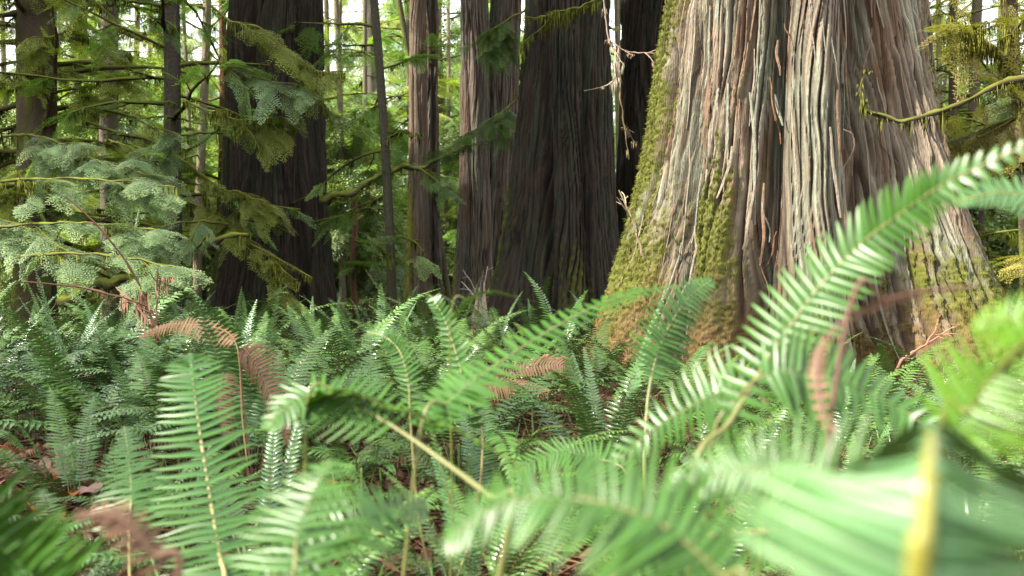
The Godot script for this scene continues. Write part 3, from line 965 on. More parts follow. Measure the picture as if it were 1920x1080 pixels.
func fern_bed() -> void:
	var put: Array = []
	# some that the photograph shows clearly
	for q in [[-0.92, -3.25, 0.82, 20, 0.1, "big arching sword fern crowned before the black cedar, brown fronds beneath"], [-1.42, -4.6, 0.86, 16, 0.35, "sword fern with tall upright pale fronds before the slim dark conifer"],
			[-2.35, -3.9, 0.8, 17, 0.1, "broad silvery sword fern at the left edge of the bed"], [-1.42, -2.95, 0.62, 13, 0.0, "drooping dark glossy sword fern above the fallen maple leaves"], [-1.5, -2.1, 0.6, 12, 0.0, "dark sword fern reaching in at the left edge above maple leaves"],
			[1.52, -4.9, 0.62, 14, 0.0, "bright layered sword fern at the foot of the sunlit giant"], [2.05, -4.5, 0.55, 12, 0.0, "low pale sword fern before the giant's right root"], [0.72, -5.0, 0.55, 12, 0.0, "sunlit sword fern beside the giant's mossy left root"],
			[-0.35, -5.6, 0.72, 16, 0.2, "tall sword fern standing in mid bed before the brown cedar"]]:
		fern(Vector3(q[0], 0, q[1]), q[2], q[3], q[5], "", 3, q[4])
		put.append(Vector2(q[0], q[1]))
	for q in [[-0.42, -1.5], [0.08, -1.55], [0.55, -1.45], [0.3, -1.0], [-0.15, -1.0], [0.62, -0.95], [0.95, -1.75], [-0.62, -1.05], [0.45, -2.1]]:
		fern(Vector3(q[0], 0, q[1]), R(0.40, 0.5), 12, "low dark sword fern close to the lens, " + ["fifth", "third", "sixth", "fourth", "second", "seventh", "last", "first", "eighth"][put.size() - 9] + " counted from the left corner", "low near sword ferns", 1, 0.0)
		put.append(Vector2(q[0], q[1]))
	var tries := 0
	var counts := {}
	while put.size() < 268 and tries < 9000:
		tries += 1
		var d := 0.95 + 14.0 * pow(rg.randf(), 0.85)
		var x := R(-0.66, 0.66) * d
		var z := -d
		if not free_of_trunks(x, z, 0.12): continue
		# clearings: the litter by the giant's foot, the leaves at lower left, the sunny ground at right
		if Vector2(x - 0.25, z + 4.2).length() < 0.66: continue
		if Vector2(x + 1.75, z + 2.75).length() < 0.7: continue
		if Vector2(x + 0.9, z + 1.7).length() < 0.4: continue
		if x > 2.5 and z > -7.0 and z < -3.6 and rg.randf() < 0.85: continue
		if x > 1.0 and z < -5.0 and z > -7.0 and absf(x - 2.36) < 1.9: continue
		var gap := 0.40 if d < 7.0 else 0.58
		var ok := true
		for q in put:
			if q.distance_to(Vector2(x, z)) < gap:
				ok = false
				break
		if not ok: continue
		put.append(Vector2(x, z))
		var size := 0.80 * R(0.8, 1.15)
		if d < 1.8: size = R(0.36, 0.44)
		elif d < 3.0: size = R(0.46, 0.58)
		elif x < -0.1 * d and d < 7.0: size *= 1.08
		elif x > 0.12 * d and d < 6.5: size *= 0.72
		var near := gap_name(960.0 + x / d * F)
		var kind := "sword fern in the bed"
		var grp := "sword ferns of the bed"
		if d > 8.0:
			kind = "far sword fern"
			grp = "far sword ferns between the trunks"
		elif d < 3.2:
			kind = "low near sword fern"
			grp = "low near sword ferns"
		var key := kind + near
		counts[key] = counts.get(key, 0) + 1
		var lab: String = kind + ", " + near + ", " + ORDER[mini(counts[key] - 1, 30)] + " one there"
		fern(Vector3(x, 0, z), size, 13 if d < 6.0 else (10 if d < 9.0 else 8), lab, grp, (3 if d < 7.0 else 1) + rg.randi() % 2, 0.07, 0 if d < 6.5 else 1)


# ---- the fronds close to the lens: every leaflet is a piece of its own
func leaf_unit(key: String, green: Color, m: Material, droop: float) -> Array:
	if not leaf_units.has(key):
		var out: Array = []
		for k in 4:
			var mb := MB.new()
			var c: Color = green * [0.85, 1.0, 1.12, 0.95][k]
			var ts := [[0.0, 0.45], [0.06, 1.1], [0.16, 0.95], [0.34, 0.9], [0.55, 0.78], [0.74, 0.56], [0.9, 0.28], [1.0, 0.0]]
			var hw := 0.105
			var last := -1
			for q in ts:
				var t: float = q[0]
				var w: float = hw * q[1] * (1.0 + 0.07 * sin(t * 40.0 + k))
				var cc := Vector3(t, -droop * t * t + 0.03 * sin(t * 6.0 + k), 0.05 * t * t)
				var nn := Vector3(droop * t * 1.6, 1, 0).normalized()
				var col: Color = c.lerp(c * Color(1.25, 1.15, 0.9), t)
				var b := mb.vert(cc + Vector3(0, w * 0.4, -w), (nn + Vector3(0, 0, 0.45)).normalized(), col)
				mb.vert(cc + Vector3(0, w * 0.12, -w * 0.5), (nn + Vector3(0, 0, 0.3)).normalized(), col)
				mb.vert(cc, nn, col * 1.25)
				mb.vert(cc + Vector3(0, w * 0.12, w * 0.5), (nn - Vector3(0, 0, 0.3)).normalized(), col)
				mb.vert(cc + Vector3(0, w * 0.4, w), (nn - Vector3(0, 0, 0.45)).normalized(), col)
				if last >= 0:
					for e in 4:
						mb.tri(last + e, last + e + 1, b + e)
						mb.tri(last + e + 1, b + e + 1, b + e)
				last = b
			out.append(mb.mesh(m))
		leaf_units[key] = out
	return leaf_units[key]

func hero_frond(t: Node3D, pix: Array, W: float, lat_hint: Vector3, pairs: int, key: String, start := 0.0, thick := 0.0028, called := "frond", label := "", lift := 0.055) -> void:
	var pts: Array = []
	for q in pix: pts.append(P(q[0], q[1], q[2]) - t.position)
	var stem: Array = [Vector3(R(-0.03, 0.03), 0.0, R(-0.03, 0.03)), (pts[0] as Vector3) * Vector3(0.7, 0.5, 0.7)]
	var full := spline(stem + pts, 70)
	var blade := spline(pts, 60)
	var tab := {"deep": [Color(0.026, 0.072, 0.013), Color(0.24, 0.21, 0.09)], "fresh": [Color(0.028, 0.078, 0.011), Color(0.13, 0.135, 0.045)], "lime": [Color(0.065, 0.145, 0.012), Color(0.11, 0.13, 0.03)],
		"brown": [Color(0.085, 0.048, 0.032), Color(0.12, 0.07, 0.045)], "pink": [Color(0.15, 0.085, 0.062), Color(0.15, 0.085, 0.065)], "tan": [Color(0.19, 0.115, 0.068), Color(0.3, 0.19, 0.09)], "blue": [Color(0.065, 0.145, 0.055), Color(0.19, 0.18, 0.035)], "stem": [Color(0.06, 0.14, 0.03), Color(0.09, 0.05, 0.025)]}
	var dry: bool = key in ["brown", "pink", "tan"]
	var mm: Material = M.dry if dry else M.near_leaf
	var mb := MB.new()
	var rr := PackedFloat32Array()
	for i in full.size():
		rr.append(thick * (1.0 - 0.7 * i / full.size()))
	mb.tube(full, rr, 8, tab[key][1], tab[key][1])
	var fr := part(called, mb.mesh(mm), t)
	if label: fr.set_meta("label", label)
	var units := leaf_unit(key, tab[key][0], mm, 0.55 if dry else 0.16)
	var len := 0.0
	for i in 60: len += blade[i].distance_to(blade[i + 1])
	for i in pairs:
		var u := (i + 0.5) / pairs
		if u < start: continue
		var ub := (u - start) / (1.0 - start)
		var k := u * 60.0
		var k0 := mini(int(k), 59)
		var q := blade[k0].lerp(blade[k0 + 1], k - k0)
		var tg := (blade[k0 + 1] - blade[k0]).normalized()
		var lat := (lat_hint - tg * lat_hint.dot(tg)).normalized()
		var nn := lat.cross(tg)
		if nn.dot(Vector3(0, 1, 0.35)) < 0.0: nn = -nn
		for sd in [-1.0, 1.0]:
			var ln := W * (blade_width(ub) if start >= 0.0 else 1.0) * R(0.92, 1.06)
			var fw := 0.16 + 0.4 * ub + R(-0.07, 0.07)
			var al: Vector3 = (lat * sd * cos(fw) + tg * sin(fw) + nn * (lift + R(-0.1, 0.1))).normalized()
			var n2 := (nn - al * nn.dot(al)).normalized()
			var wide: float = clampf(len / pairs * 0.42 / (ln * 0.105), 0.6, 2.6)
			part("leaflet", units[rg.randi() % 4], fr, Transform3D(Basis(al * ln, n2 * ln, al.cross(n2) * ln * wide), q))

func near_fern(label: String, x: float, z: float) -> Node3D:
	return thing("sword_fern", label, "fern", Vector3(x, gh(x, z), z), "")

func near_ferns() -> void:
	var t := near_fern("blurred sword fern whose tall frond arches up across the sunlit giant", 0.22, -1.12)
	hero_frond(t, [[1300, 900, 0.95], [1370, 790, 1.0], [1450, 660, 1.05], [1520, 560, 1.06], [1600, 470, 1.05], [1690, 400, 1.0], [1780, 340, 0.95], [1935, 268, 0.9]], 0.062, Vector3(0.5, -0.5, 0.7), 46, "fresh", 0.16, 0.004)
	hero_frond(t, [[1330, 860, 1.02], [1385, 745, 1.02], [1440, 702, 1.0], [1510, 700, 1.0], [1590, 720, 1.0], [1690, 768, 1.0], [1800, 840, 0.95]], 0.066, Vector3(0.15, -0.85, 0.45), 32, "fresh", 0.3, 0.0025)
	hero_frond(t, [[1440, 900, 1.02], [1445, 780, 1.04], [1400, 722, 1.06], [1330, 745, 1.1], [1240, 795, 1.15], [1150, 870, 1.15]], 0.06, Vector3(0.2, -0.8, 0.5), 32, "fresh", 0.35)
	hero_frond(t, [[1560, 870, 0.78], [1548, 800, 0.8], [1532, 700, 0.82], [1545, 640, 0.84], [1590, 592, 0.86]], 0.010, Vector3(0.8, 0.2, 0.3), 22, "pink", 0.25, 0.003, "dead_frond", "bare pinkish brown dead frond stalk")
	hero_frond(t, [[1590, 592, 0.8], [1660, 562, 0.8], [1740, 545, 0.8], [1840, 536, 0.8]], 0.008, Vector3(0.1, 0.8, 0.5), 24, "pink", 0.0, 0.003, "dead_frond", "thin pink dead frond crossing the dark hollow")

	t = near_fern("very close blurred sword fern with wide pale frond and yellow midrib", 0.16, -0.5)
	hero_frond(t, [[1715, 1180, 0.31], [1728, 1060, 0.315], [1736, 960, 0.325], [1742, 880, 0.345], [1746, 830, 0.375], [1750, 806, 0.42]], 0.072, Vector3(1, 0.02, 0.05), 15, "blue", -0.2, 0.0055, "frond", "", -0.4)
	hero_frond(t, [[1710, 1120, 0.46], [1640, 985, 0.5], [1540, 905, 0.55], [1430, 880, 0.58], [1330, 895, 0.6], [1240, 940, 0.6]], 0.054, Vector3(0, -0.8, 0.6), 30, "fresh", 0.0, 0.0025)

	t = near_fern("blurred sword fern arching low at the bottom centre with hanging leaflets", 0.2, -0.55)
	hero_frond(t, [[1420, 1180, 0.52], [1345, 1075, 0.54], [1240, 985, 0.56], [1120, 942, 0.58], [1000, 936, 0.6], [900, 968, 0.62], [835, 1025, 0.62]], 0.06, Vector3(0, -0.72, 0.7), 36, "fresh", 0.08, 0.0026)
	hero_frond(t, [[1640, 1120, 0.7], [1570, 1050, 0.72], [1480, 1005, 0.72], [1340, 1005, 0.72], [1200, 1060, 0.7], [1090, 1120, 0.66]], 0.055, Vector3(0, -0.4, 0.9), 30, "deep", 0.0)

	t = near_fern("sword fern with one long frond pointing right toward the giant's mossy root", -0.25, -1.15)
	hero_frond(t, [[790, 800, 1.2], [840, 755, 1.25], [900, 706, 1.3], [1010, 632, 1.4], [1110, 577, 1.5], [1200, 547, 1.56], [1275, 535, 1.6]], 0.052, Vector3(0.55, -0.4, 0.75), 40, "fresh", 0.0, 0.003)
	hero_frond(t, [[960, 962, 1.0], [920, 932, 1.02], [840, 872, 1.08], [740, 802, 1.15], [660, 760, 1.2], [590, 742, 1.22], [535, 768, 1.2], [500, 805, 1.18]], 0.07, Vector3(0.15, -0.55, 0.8), 40, "fresh", 0.42, 0.0045)
	hero_frond(t, [[575, 762, 1.2], [640, 738, 1.2], [740, 765, 1.15], [860, 808, 1.1], [1000, 890, 1.05]], 0.055, Vector3(0.1, -0.25, -0.95), 34, "lime", 0.0)
	t = near_fern("sword fern with two thin yellow stemmed fronds rising in the middle of the bed", -0.15, -2.0)
	hero_frond(t, [[905, 830, 2.0], [880, 760, 2.0], [860, 680, 2.02], [836, 605, 2.05], [812, 560, 2.08], [800, 552, 2.2]], 0.042, Vector3(0.9, 0.05, 0.55), 34, "deep", 0.1)
	hero_frond(t, [[770, 800, 1.9], [766, 720, 1.9], [750, 660, 1.92], [722, 632, 1.95], [688, 622, 2.0]], 0.045, Vector3(0.8, 0.3, 0.6), 30, "deep", 0.1)
	t = near_fern("sword fern with a single lime frond tip level with the dark trunks", -0.1, -1.55)
	hero_frond(t, [[845, 600, 1.5], [880, 560, 1.5], [925, 547, 1.5], [972, 558, 1.5]], 0.03, Vector3(0.1, -0.2, -0.95), 24, "lime", 0.0, 0.0018)

	t = near_fern("sword fern with an upright slim frond before the giant's middle ridge", 0.3, -1.75)
	hero_frond(t, [[1210, 920, 1.7], [1211, 800, 1.75], [1221, 710, 1.8], [1243, 635, 1.85], [1288, 562, 1.9], [1335, 525, 1.95]], 0.075, Vector3(0.9, 0.1, -0.4), 44, "fresh", 0.42, 0.0042)
	hero_frond(t, [[1180, 900, 1.8], [1120, 860, 1.85], [1040, 850, 1.85], [960, 890, 1.8]], 0.07, Vector3(0, -0.6, 0.8), 30, "fresh", 0.0)

	t = near_fern("sword fern with a ladder like frond upright at lower left, yellow rib", -0.5, -1.25)
	hero_frond(t, [[418, 1110, 1.3], [410, 1040, 1.38], [392, 930, 1.5], [372, 800, 1.62], [361, 710, 1.72], [358, 672, 1.8], [356, 662, 1.9]], 0.108, Vector3(1, 0, 0.0), 46, "deep", 0.0, 0.004)
	hero_frond(t, [[540, 1120, 0.85], [556, 1010, 0.9], [588, 925, 0.95], [620, 865, 1.0]], 0.078, Vector3(1, 0.1, 0.1), 22, "fresh", 0.0, 0.003)
	hero_frond(t, [[500, 1100, 0.95], [640, 1010, 1.0], [720, 960, 1.05], [800, 950, 1.1]], 0.07, Vector3(0.1, -0.6, 0.75), 26, "deep", 0.0)
	hero_frond(t, [[240, 1000, 1.6], [245, 930, 1.7], [240, 860, 1.85], [232, 800, 2.0]], 0.08, Vector3(1, 0.05, 0.1), 30, "deep", 0.0)

	t = near_fern("blurred sword fern at the bottom left corner with a curled dead frond", -0.5, -0.72)
	hero_frond(t, [[-60, 985, 0.85], [20, 1040, 0.85], [90, 1110, 0.82]], 0.085, Vector3(0.6, 0.72, 0.3), 16, "fresh", -0.1, 0.004)
	hero_frond(t, [[330, 1110, 0.7], [285, 1040, 0.7], [240, 985, 0.7], [195, 965, 0.7], [138, 974, 0.7]], 0.022, Vector3(0.2, -0.85, 0.4), 14, "brown", 0.1, 0.004, "dead_frond", "curled tan dead frond, blurred")

	t = near_fern("bright lime sword fern blurred at the right edge", 0.36, -0.72)
	hero_frond(t, [[1770, 830, 0.62], [1820, 770, 0.6], [1875, 690, 0.58], [1960, 610, 0.55]], 0.05, Vector3(0.5, -0.6, 0.5), 20, "lime", 0.1, 0.004)
	hero_frond(t, [[1990, 640, 0.6], [1930, 610, 0.62], [1880, 598, 0.64], [1825, 608, 0.66]], 0.032, Vector3(0.1, -0.5, 0.8), 18, "lime", 0.0)
	hero_frond(t, [[1990, 420, 1.1], [1930, 372, 1.1], [1860, 362, 1.1], [1790, 382, 1.1]], 0.035, Vector3(0.1, -0.9, 0.3), 26, "blue", 0.0)

	t = near_fern("rust brown dead fern fronds drooping beneath the big arching fern", -0.8, -2.9)
	hero_frond(t, [[450, 660, 2.9], [478, 680, 2.85], [505, 735, 2.78], [530, 795, 2.72], [545, 850, 2.7]], 0.07, Vector3(0.75, 0.35, 0.4), 34, "brown", 0.0, 0.003, "dead_frond")
	hero_frond(t, [[440, 640, 3.0], [370, 610, 3.05], [310, 612, 3.1], [258, 632, 3.1]], 0.05, Vector3(0.1, -0.7, 0.6), 30, "tan", 0.0, 0.003, "dead_frond")
	hero_frond(t, [[420, 700, 2.9], [412, 760, 2.85], [425, 830, 2.8]], 0.06, Vector3(0.8, 0.1, 0.5), 24, "brown", 0.0, 0.003, "dead_frond")
	t = near_fern("russet dead fern lying by the giant's mossy left root", 0.3, -4.5)
	hero_frond(t, [[930, 712, 4.6], [990, 690, 4.6], [1050, 684, 4.5], [1085, 712, 4.5]], 0.1, Vector3(0.1, -0.7, 0.6), 34, "brown", 0.0, 0.003, "dead_frond")
	hero_frond(t, [[900, 725, 4.3], [960, 722, 4.3], [1030, 735, 4.2]], 0.09, Vector3(0.2, -0.6, 0.7), 30, "tan", 0.0, 0.003, "dead_frond")


# ---------------------------------------------------------------- single branches, logs, the fence
func bough(label: String, pix: Array, r: float, called: String, moss_n: float, leafy: float, green: int, twig := 4, mossc := Color(0.13, 0.145, 0.022), under := Color(0.07, 0.055, 0.035)) -> Node3D:
	var pts: Array = []
	for q in pix: pts.append(P(q[0], q[1], q[2]))
	var t := thing(called, label, "branch", pts[0])
	for i in pts.size(): pts[i] -= t.position
	var path := spline(pts, 46)
	var rad := PackedFloat32Array()
	var spots: Array = []
	var mb := MB.new()
	for i in path.size():
		path[i] += Vector3(nz.get_noise_2d(i * 0.13, r * 900.0), nz.get_noise_2d(i * 0.13, r * 900.0 + 9.0), 0) * r * 1.2
		rad.append(r * (1.0 - 0.75 * i / path.size()) + 0.002)
		if i: spots.append([path[i], (path[i] - path[i - 1]).normalized(), float(i) / 46, rad[i]])
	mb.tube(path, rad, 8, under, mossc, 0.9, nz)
	part("stem", mb.mesh(M.moss), t)
	for k in twig:
		var i := 8 + rg.randi() % 34
		var tb := MB.new()
		var dd := (path[i + 1] - path[i]).normalized() + Vector3(R(-0.5, 0.5), R(-0.8, 0.3), R(-0.6, 0.6))
		limb(tb, path[i], dd, R(0.25, 0.7) if called != "bare_twig" else R(0.07, 0.26), rad[i] * 0.5, R(0.2, 1.0), 3, under, mossc, spots, 0.5)
		part("twig", tb.mesh(M.moss), t)
	var hang: Array = []
	var hcol: Array = []
	var sprays: Array = []
	var scol: Array = []
	for q in spots:
		for e in 2:
			if rg.randf() < moss_n:
				hang.append(Transform3D(Basis(Vector3.UP, R(0, TAU)) * Basis.from_scale(Vector3(0.9, R(0.2, 1.5), 0.9) * R(0.3, 0.85)), q[0] + Vector3(0, -q[3] * 0.5, 0)))
				hcol.append(mossc * R(0.8, 1.5))
		if q[2] > 0.3 and rg.randf() < leafy:
			for e in 2:
				var dd: Vector3 = (q[1] + Vector3(R(-0.9, 0.9), R(-0.35, 0.05), R(-0.9, 0.9))).normalized()
				sprays.append(Transform3D(frame(dd, Vector3.UP + Vector3(R(-0.15, 0.15), 0, R(0.0, 0.35))) * Basis.from_scale(Vector3.ONE * R(0.5, 1.0)), q[0]))
				scol.append(leaf_tint(green))
	if hang.size(): many("hanging_moss", moss_mesh[1], hang, hcol, t)
	if sprays.size(): many("foliage", spray_fine[rg.randi() % 4], sprays, scol, t)
	return t

func details() -> void:
	# the curved mossy bough from a tree beyond the right edge, across the giant's shaded flank
	bough("curved mossy bough hanging across the giant's shaded right flank", [[2080, 60, 5.4], [1980, 118, 5.5], [1900, 152, 5.6], [1830, 185, 5.65], [1760, 212, 5.7], [1700, 224, 5.7], [1650, 218, 5.7], [1618, 196, 5.7], [1612, 170, 5.7], [1625, 132, 5.7]], 0.02, "mossy_bough", 0.42, 0.0, 2, 0, Color(0.10, 0.105, 0.02))
	bough("thick moss clad upright bough end in the top right corner", [[1925, 300, 5.9], [1905, 180, 5.9], [1890, 80, 5.9], [1882, -60, 5.9]], 0.03, "mossy_bough", 0.5, 0.12, 3, 4, Color(0.12, 0.12, 0.02))
	bough("yellow dry hemlock bough at the right edge above the fern tip", [[2050, 190, 8.0], [1960, 200, 8.1], [1880, 230, 8.2], [1790, 260, 8.4]], 0.02, "dry_bough", 0.4, 0.55, 3, 6, Color(0.2, 0.17, 0.05))
	bough("mossy green limb slanting up from the black cedar's right side", [[608, 378, 12.4], [650, 358, 12.2], [700, 335, 12.1], [760, 316, 12.0], [815, 300, 11.9], [880, 275, 11.8]], 0.05, "mossy_limb", 0.15, 0.18, 0, 2, Color(0.17, 0.2, 0.03))
	bough("long fallen mossy pole leaning at left under the pale sprays", [[110, 562, 10.2], [170, 545, 10.1], [230, 520, 10.0], [300, 495, 9.9], [380, 468, 9.8], [470, 440, 9.7]], 0.07, "fallen_pole", 0.15, 0.0, 0, 1, Color(0.16, 0.18, 0.03))
	bough("olive mossy spray hanging in front of the black cedar's middle", [[395, 10, 9.2], [440, 45, 9.1], [490, 55, 9.0], [540, 100, 9.0], [590, 130, 8.9], [640, 140, 8.9]], 0.011, "hanging_bough", 0.5, 0.13, 2, 7)
	bough("thin bare twig drooping across the black cedar toward green sprays", [[390, 95, 9.2], [430, 128, 9.2], [490, 148, 9.1], [550, 160, 9.0], [600, 158, 9.0]], 0.009, "hanging_bough", 0.1, 0.14, 1, 4)
	bough("feathery olive spray tip before the black cedar at mid height", [[350, 190, 9.6], [410, 215, 9.5], [460, 225, 9.4], [530, 220, 9.3]], 0.009, "hanging_bough", 0.4, 0.12, 2, 5)
	bough("moss bearded low bough beside the foot of the black cedar", [[330, 370, 10.6], [390, 395, 10.3], [450, 440, 10.1], [510, 480, 10.0], [585, 520, 9.9]], 0.018, "mossy_bough", 0.85, 0.1, 2, 6)
	bough("green mossy twig reaching right across the black cedar at its middle", [[330, 290, 10.4], [400, 345, 10.2], [450, 362, 10.1], [508, 385, 10.0]], 0.015, "mossy_bough", 0.8, 0.15, 2, 5)
	for q in [[-60, 345, 330, 350, 8.4, "topmost pale layered hemlock spray at left"], [60, 300, 290, 330, 9.0, "grey green hemlock spray above the pale layered ones"], [-40, 430, 300, 430, 8.2, "widest pale blue green hemlock spray at left"], [40, 480, 330, 500, 7.8, "lowest pale blue green hemlock spray above the left ferns"], [-80, 400, 140, 470, 8.8, "short blue green hemlock spray at the left edge"], [430, 420, 250, 440, 9.6, "hemlock spray beside the mossy fallen pole"], [10, 255, 160, 290, 9.4, "small emerald hemlock spray high on the moss draped tree"], [420, 250, 260, 290, 9.8, "hemlock spray across the dark slim conifer"]]:
		bough(q[5], [[q[0], q[1], q[4] + 0.5], [lerpf(q[0], q[2], 0.35), lerpf(q[1], q[3], 0.3) - 12, q[4] + 0.2], [lerpf(q[0], q[2], 0.7), lerpf(q[1], q[3], 0.7) - 10, q[4]], [q[2], q[3], q[4] - 0.2]], 0.013, "hemlock_bough", 0.1, 0.26, 1, 5)
	bough("dark green spray in front of the joined pair of cedars", [[985, 170, 12.6], [950, 205, 12.4], [910, 232, 12.2], [870, 262, 12.0]], 0.012, "hemlock_bough", 0.1, 0.2, 0, 7)
	bough("small drooping spray on the brown ribbed cedar's right", [[985, 20, 11.0], [950, 40, 11.0], [930, 60, 11.0], [915, 90, 11.0]], 0.01, "hemlock_bough", 0.1, 0.28, 0, 5)
	bough("mossy thin bough drooping across the top of the bent rooted cedar", [[1135, -10, 9.8], [1090, 12, 9.8], [1040, 28, 9.8], [985, 36, 9.8]], 0.016, "mossy_bough", 0.6, 0.0, 0, 3)
	# the bare, lichened twigs before the dark gap
	bough("bare pale twisted twigs hanging between the two dark cedars", [[1130, -30, 9.0], [1138, 60, 9.0], [1150, 90, 9.0], [1155, 130, 9.0], [1140, 160, 9.0], [1095, 170, 9.0]], 0.006, "bare_twig", 0.04, 0.0, 0, 7, Color(0.36, 0.31, 0.24), Color(0.25, 0.2, 0.16))
	bough("bare reddish twig arching right toward the giant's edge", [[1140, 75, 9.0], [1170, 95, 8.9], [1210, 100, 8.8], [1250, 88, 8.7]], 0.005, "bare_twig", 0.03, 0.0, 0, 4, Color(0.3, 0.22, 0.17), Color(0.2, 0.13, 0.1))
	bough("long thin dead twig hanging down between the dark cedars", [[1158, 130, 9.0], [1165, 200, 9.0], [1172, 250, 9.0], [1180, 300, 9.0]], 0.007, "bare_twig", 0.05, 0.0, 0, 1, Color(0.26, 0.2, 0.12), Color(0.18, 0.13, 0.08))
	bough("forked dry twig at the edge of the giant's mossy root", [[1205, 480, 6.7], [1195, 440, 6.7], [1180, 400, 6.7], [1160, 355, 6.7]], 0.006, "bare_twig", 0.0, 0.0, 0, 3, Color(0.33, 0.26, 0.16), Color(0.24, 0.18, 0.12))
	bough("curled dry strand hanging on the giant's shaded groove", [[1580, 243, 6.55], [1595, 250, 6.5], [1600, 270, 6.5], [1592, 300, 6.55]], 0.004, "bare_twig", 0.0, 0.0, 0, 1, Color(0.45, 0.36, 0.28), Color(0.4, 0.3, 0.24))
	bough("reddish bare sapling twig before the giant's right root", [[1640, 770, 5.6], [1690, 680, 5.6], [1740, 640, 5.6], [1758, 605, 5.6]], 0.008, "bare_twig", 0.0, 0.0, 0, 5, Color(0.3, 0.16, 0.11), Color(0.22, 0.11, 0.08))
	bough("dry brown twigs lying on the sunny ground at right", [[1720, 735, 5.3], [1780, 748, 5.1], [1840, 745, 5.0], [1900, 770, 4.8]], 0.008, "bare_twig", 0.0, 0.0, 0, 6, Color(0.4, 0.3, 0.2), Color(0.3, 0.2, 0.13))
	bough("rusty dead fern stalk standing at left below the pale sprays", [[300, 640, 4.6], [285, 600, 4.6], [270, 560, 4.6], [258, 520, 4.6]], 0.004, "dead_stalk", 0.05, 0.0, 0, 4, Color(0.2, 0.11, 0.075), Color(0.15, 0.08, 0.055))
	pale_stump()
	fence()

func pale_stump() -> void:
	var at := P(900, 600, 10.6)
	at.y = gh(at.x, at.z) - 0.05
	var t := thing("broken_stump", "pale splintered stump among ferns before the joined cedars", "stump", at)
	var mb := MB.new()
	for k in 7:
		var a := TAU * k / 7.0
		var p := Vector3(sin(a), 0, cos(a)) * 0.07
		mb.tube(PackedVector3Array([p, p * 0.9 + Vector3(0, 0.35, 0), p * 0.7 + Vector3(0.01, 0.55 + 0.25 * rg.randf(), 0)]), PackedFloat32Array([0.05, 0.042, 0.006]), 7, Color(0.36, 0.29, 0.2), Color(0.36, 0.29, 0.2), 0.4, nz)
	part("trunk", mb.mesh(M.slim_bark), t)
	var tw := MB.new()
	var sp: Array = []
	for k in 4: limb(tw, Vector3(0, 0.5, 0), Vector3(R(-0.4, 0.8), 0.8, R(-0.4, 0.4)), 0.5, 0.008, 0.6, 4, Color(0.24, 0.2, 0.18), Color(0.3, 0.25, 0.23), sp, 0.2)
	part("twig", tw.mesh(M.wood), t)

func fence() -> void:
	var a := Vector3(10.6, 0, -24.0)
	var t := thing("rail_fence", "low weathered split rail fence far off at the right edge", "fence", a)
	var b := BoxMesh.new()
	var wood := StandardMaterial3D.new()
	wood.albedo_color = Color(0.4, 0.31, 0.22)
	wood.roughness = 0.9
	for k in 3:
		for y in [0.28, 0.5, 0.72]:
			var mb := MB.new()
			var x0 := k * 2.4 - 0.15
			mb.tube(PackedVector3Array([Vector3(x0, y + R(-0.03, 0.03), 0.06 * (k % 2)), Vector3(x0 + 1.3, y + R(-0.02, 0.02), 0.03), Vector3(x0 + 2.7, y + R(-0.03, 0.03), 0.06 * (k % 2))]), PackedFloat32Array([0.045, 0.055, 0.045]), 6, Color(0.2, 0.14, 0.09), Color(0.26, 0.19, 0.13), 0.25, nz)
			part("rail", mb.mesh(M.wood), t)
	for k in 4:
		var mb := MB.new()
		mb.tube(PackedVector3Array([Vector3(k * 2.4, -0.2, 0.03), Vector3(k * 2.4, 0.5, 0.03), Vector3(k * 2.4, 0.92, 0.03), Vector3(k * 2.4, 0.93, 0.03)]), PackedFloat32Array([0.08, 0.075, 0.07, 0.0]), 7, Color(0.18, 0.13, 0.09), Color(0.24, 0.18, 0.12), 0.2, nz)
		part("post", mb.mesh(M.wood), t)


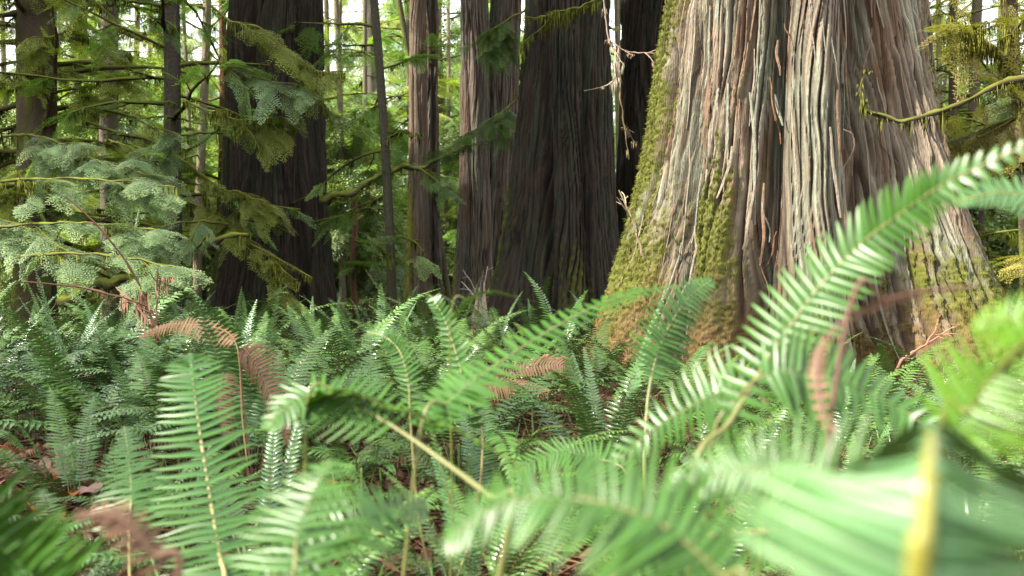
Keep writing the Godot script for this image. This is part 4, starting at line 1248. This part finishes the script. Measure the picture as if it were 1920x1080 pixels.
# ---------------------------------------------------------------- what lies on the ground
func litter() -> void:
	var mb := MB.new()
	for i in 5:
		var p := PackedVector3Array()
		var d := Vector3(R(-1, 1), 0, R(-1, 1)).normalized()
		var q := Vector3(R(-0.05, 0.05), 0.01, R(-0.05, 0.05))
		for j in 4:
			p.append(q)
			q += d * 0.05 + Vector3(R(-0.012, 0.012), R(-0.006, 0.012), R(-0.012, 0.012))
		mb.tube(p, PackedFloat32Array([0.0022, 0.002, 0.0016, 0.0008]), 4, Color(0.8, 0.8, 0.8), Color(1, 1, 1))
	for i in 10:
		var d := Vector3(R(-1, 1), R(-0.2, 0.5), R(-1, 1)).normalized() * R(0.02, 0.06)
		rhombus(mb, Vector3(R(-0.08, 0.08), 0.012, R(-0.08, 0.08)), d, d.cross(Vector3.UP) * R(0.1, 0.35), Vector3(R(-0.4, 0.4), 1, R(-0.4, 0.4)).normalized(), Color(1, 1, 1) * R(0.6, 1.3))
	var bits := mb.mesh(M.dry)
	var xs: Array = []
	var cs: Array = []
	for i in 6500:
		var d := 0.8 + 11.0 * pow(rg.randf(), 0.8)
		var x := R(-0.72, 0.72) * d
		xs.append(Transform3D(Basis(Vector3.UP, R(0, TAU)) * Basis(Vector3.RIGHT, R(-0.25, 0.25)) * Basis.from_scale(Vector3.ONE * R(0.7, 1.5)), Vector3(x, gh(x, -d), -d)))
		var c := Color(0.12, 0.055, 0.03).lerp(Color(0.2, 0.115, 0.065), rg.randf())
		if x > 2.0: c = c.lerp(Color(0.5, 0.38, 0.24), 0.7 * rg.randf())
		cs.append(c * R(0.6, 1.2))
	var o := many("forest_litter", bits, xs, cs, self)
	o.set_meta("label", "brown litter of twigs, needles and dead fern bits")
	# grass blades
	mb = MB.new()
	for i in 11:
		var a := R(0, TAU)
		var d := Vector3(cos(a), 0, sin(a))
		var ln := R(0.12, 0.3)
		var w := d.cross(Vector3.UP) * 0.0032
		var p0 := d * 0.01
		var p1 := d * ln * 0.3 + Vector3(0, ln * 0.7, 0)
		var p2 := d * ln * 0.8 + Vector3(0, ln * 0.75, 0)
		var b := mb.vert(p0 - w, d, Color(0.8, 0.8, 0.8))
		mb.vert(p0 + w, d, Color(0.8, 0.8, 0.8)); mb.vert(p1 - w, (d + Vector3.UP).normalized(), Color.WHITE); mb.vert(p1 + w, (d + Vector3.UP).normalized(), Color.WHITE); mb.vert(p2, Vector3.UP, Color(1.1, 1.1, 1))
		mb.tri(b, b + 1, b + 2); mb.tri(b + 1, b + 3, b + 2); mb.tri(b + 2, b + 3, b + 4)
	var tuft := mb.mesh(M.leaf)
	xs = []; cs = []
	for i in 420:
		var d := 1.2 + 6.5 * rg.randf()
		var x := R(-0.62, 0.62) * d
		xs.append(Transform3D(Basis(Vector3.UP, R(0, TAU)) * Basis.from_scale(Vector3.ONE * R(0.5, 1.1)), Vector3(x, gh(x, -d), -d)))
		cs.append(Color(0.07, 0.15, 0.03).lerp(Color(0.2, 0.2, 0.05), 0.5 * rg.randf()))
	o = many("grass", tuft, xs, cs, self)
	o.set_meta("label", "thin green grass blades between the ferns")
	# fallen maple leaves at lower left
	for i in 26:
		var d := 2.2 + 1.1 * (i + rg.randf()) / 21.0 if i <= 20 else 2.2 + 0.25 * (i - 20 + rg.randf())
		var x := -1.72 / 2.7 * d * R(0.72, 1.08)
		if i > 20:
			x = R(-0.6, 0.6) * d
		var lm := maple_leaf([Color(0.27, 0.13, 0.10), Color(0.20, 0.07, 0.035), Color(0.33, 0.12, 0.03), Color(0.26, 0.17, 0.13)][i % 4])
		var lab: String = ["dull purplish brown fallen maple leaf on the litter", "dark red fallen maple leaf on the litter", "orange brown fallen maple leaf on the litter", "greyish tan fallen maple leaf on the litter"][i % 4]
		alone("fallen_leaf", lm, (lab + " at lower left, " if i <= 20 else lab + " between near ferns, ") + ORDER[i / 4] + " from the front", "leaf", Transform3D(Basis(Vector3.UP, R(0, TAU)) * Basis(Vector3.RIGHT, R(-0.5, 0.5)), Vector3(x, gh(x, -d) + 0.03 + 0.012 * (i % 4), -d)), "fallen maple leaves, shade %d%s" % [i % 4, "" if i <= 20 else " scattered"])

func maple_leaf(col: Color) -> ArrayMesh:
	var mb := MB.new()
	var s := R(0.06, 0.095)
	var c := mb.vert(Vector3(0, 0.006, 0), Vector3.UP, col)
	var ring: Array = []
	var cup := R(-0.25, 0.35)
	for i in 30:
		var a := TAU * i / 30.0
		var lobe := absf(cos(a * 2.5))
		var r := s * (0.42 + 0.62 * pow(lobe, 1.6)) * (1.0 - 0.35 * smoothstep(0.6, 1.0, -cos(a)))
		var p := Vector3(sin(a) * r, cup * r * r / s + 0.012 * sin(a * 5.0 + s * 100.0), cos(a) * r)
		ring.append(mb.vert(p, Vector3(-sin(a) * cup, 1, -cos(a) * cup).normalized(), col * R(0.75, 1.2)))
	for i in 30:
		mb.tri(c, ring[i], ring[(i + 1) % 30])
	return mb.mesh(M.dry)
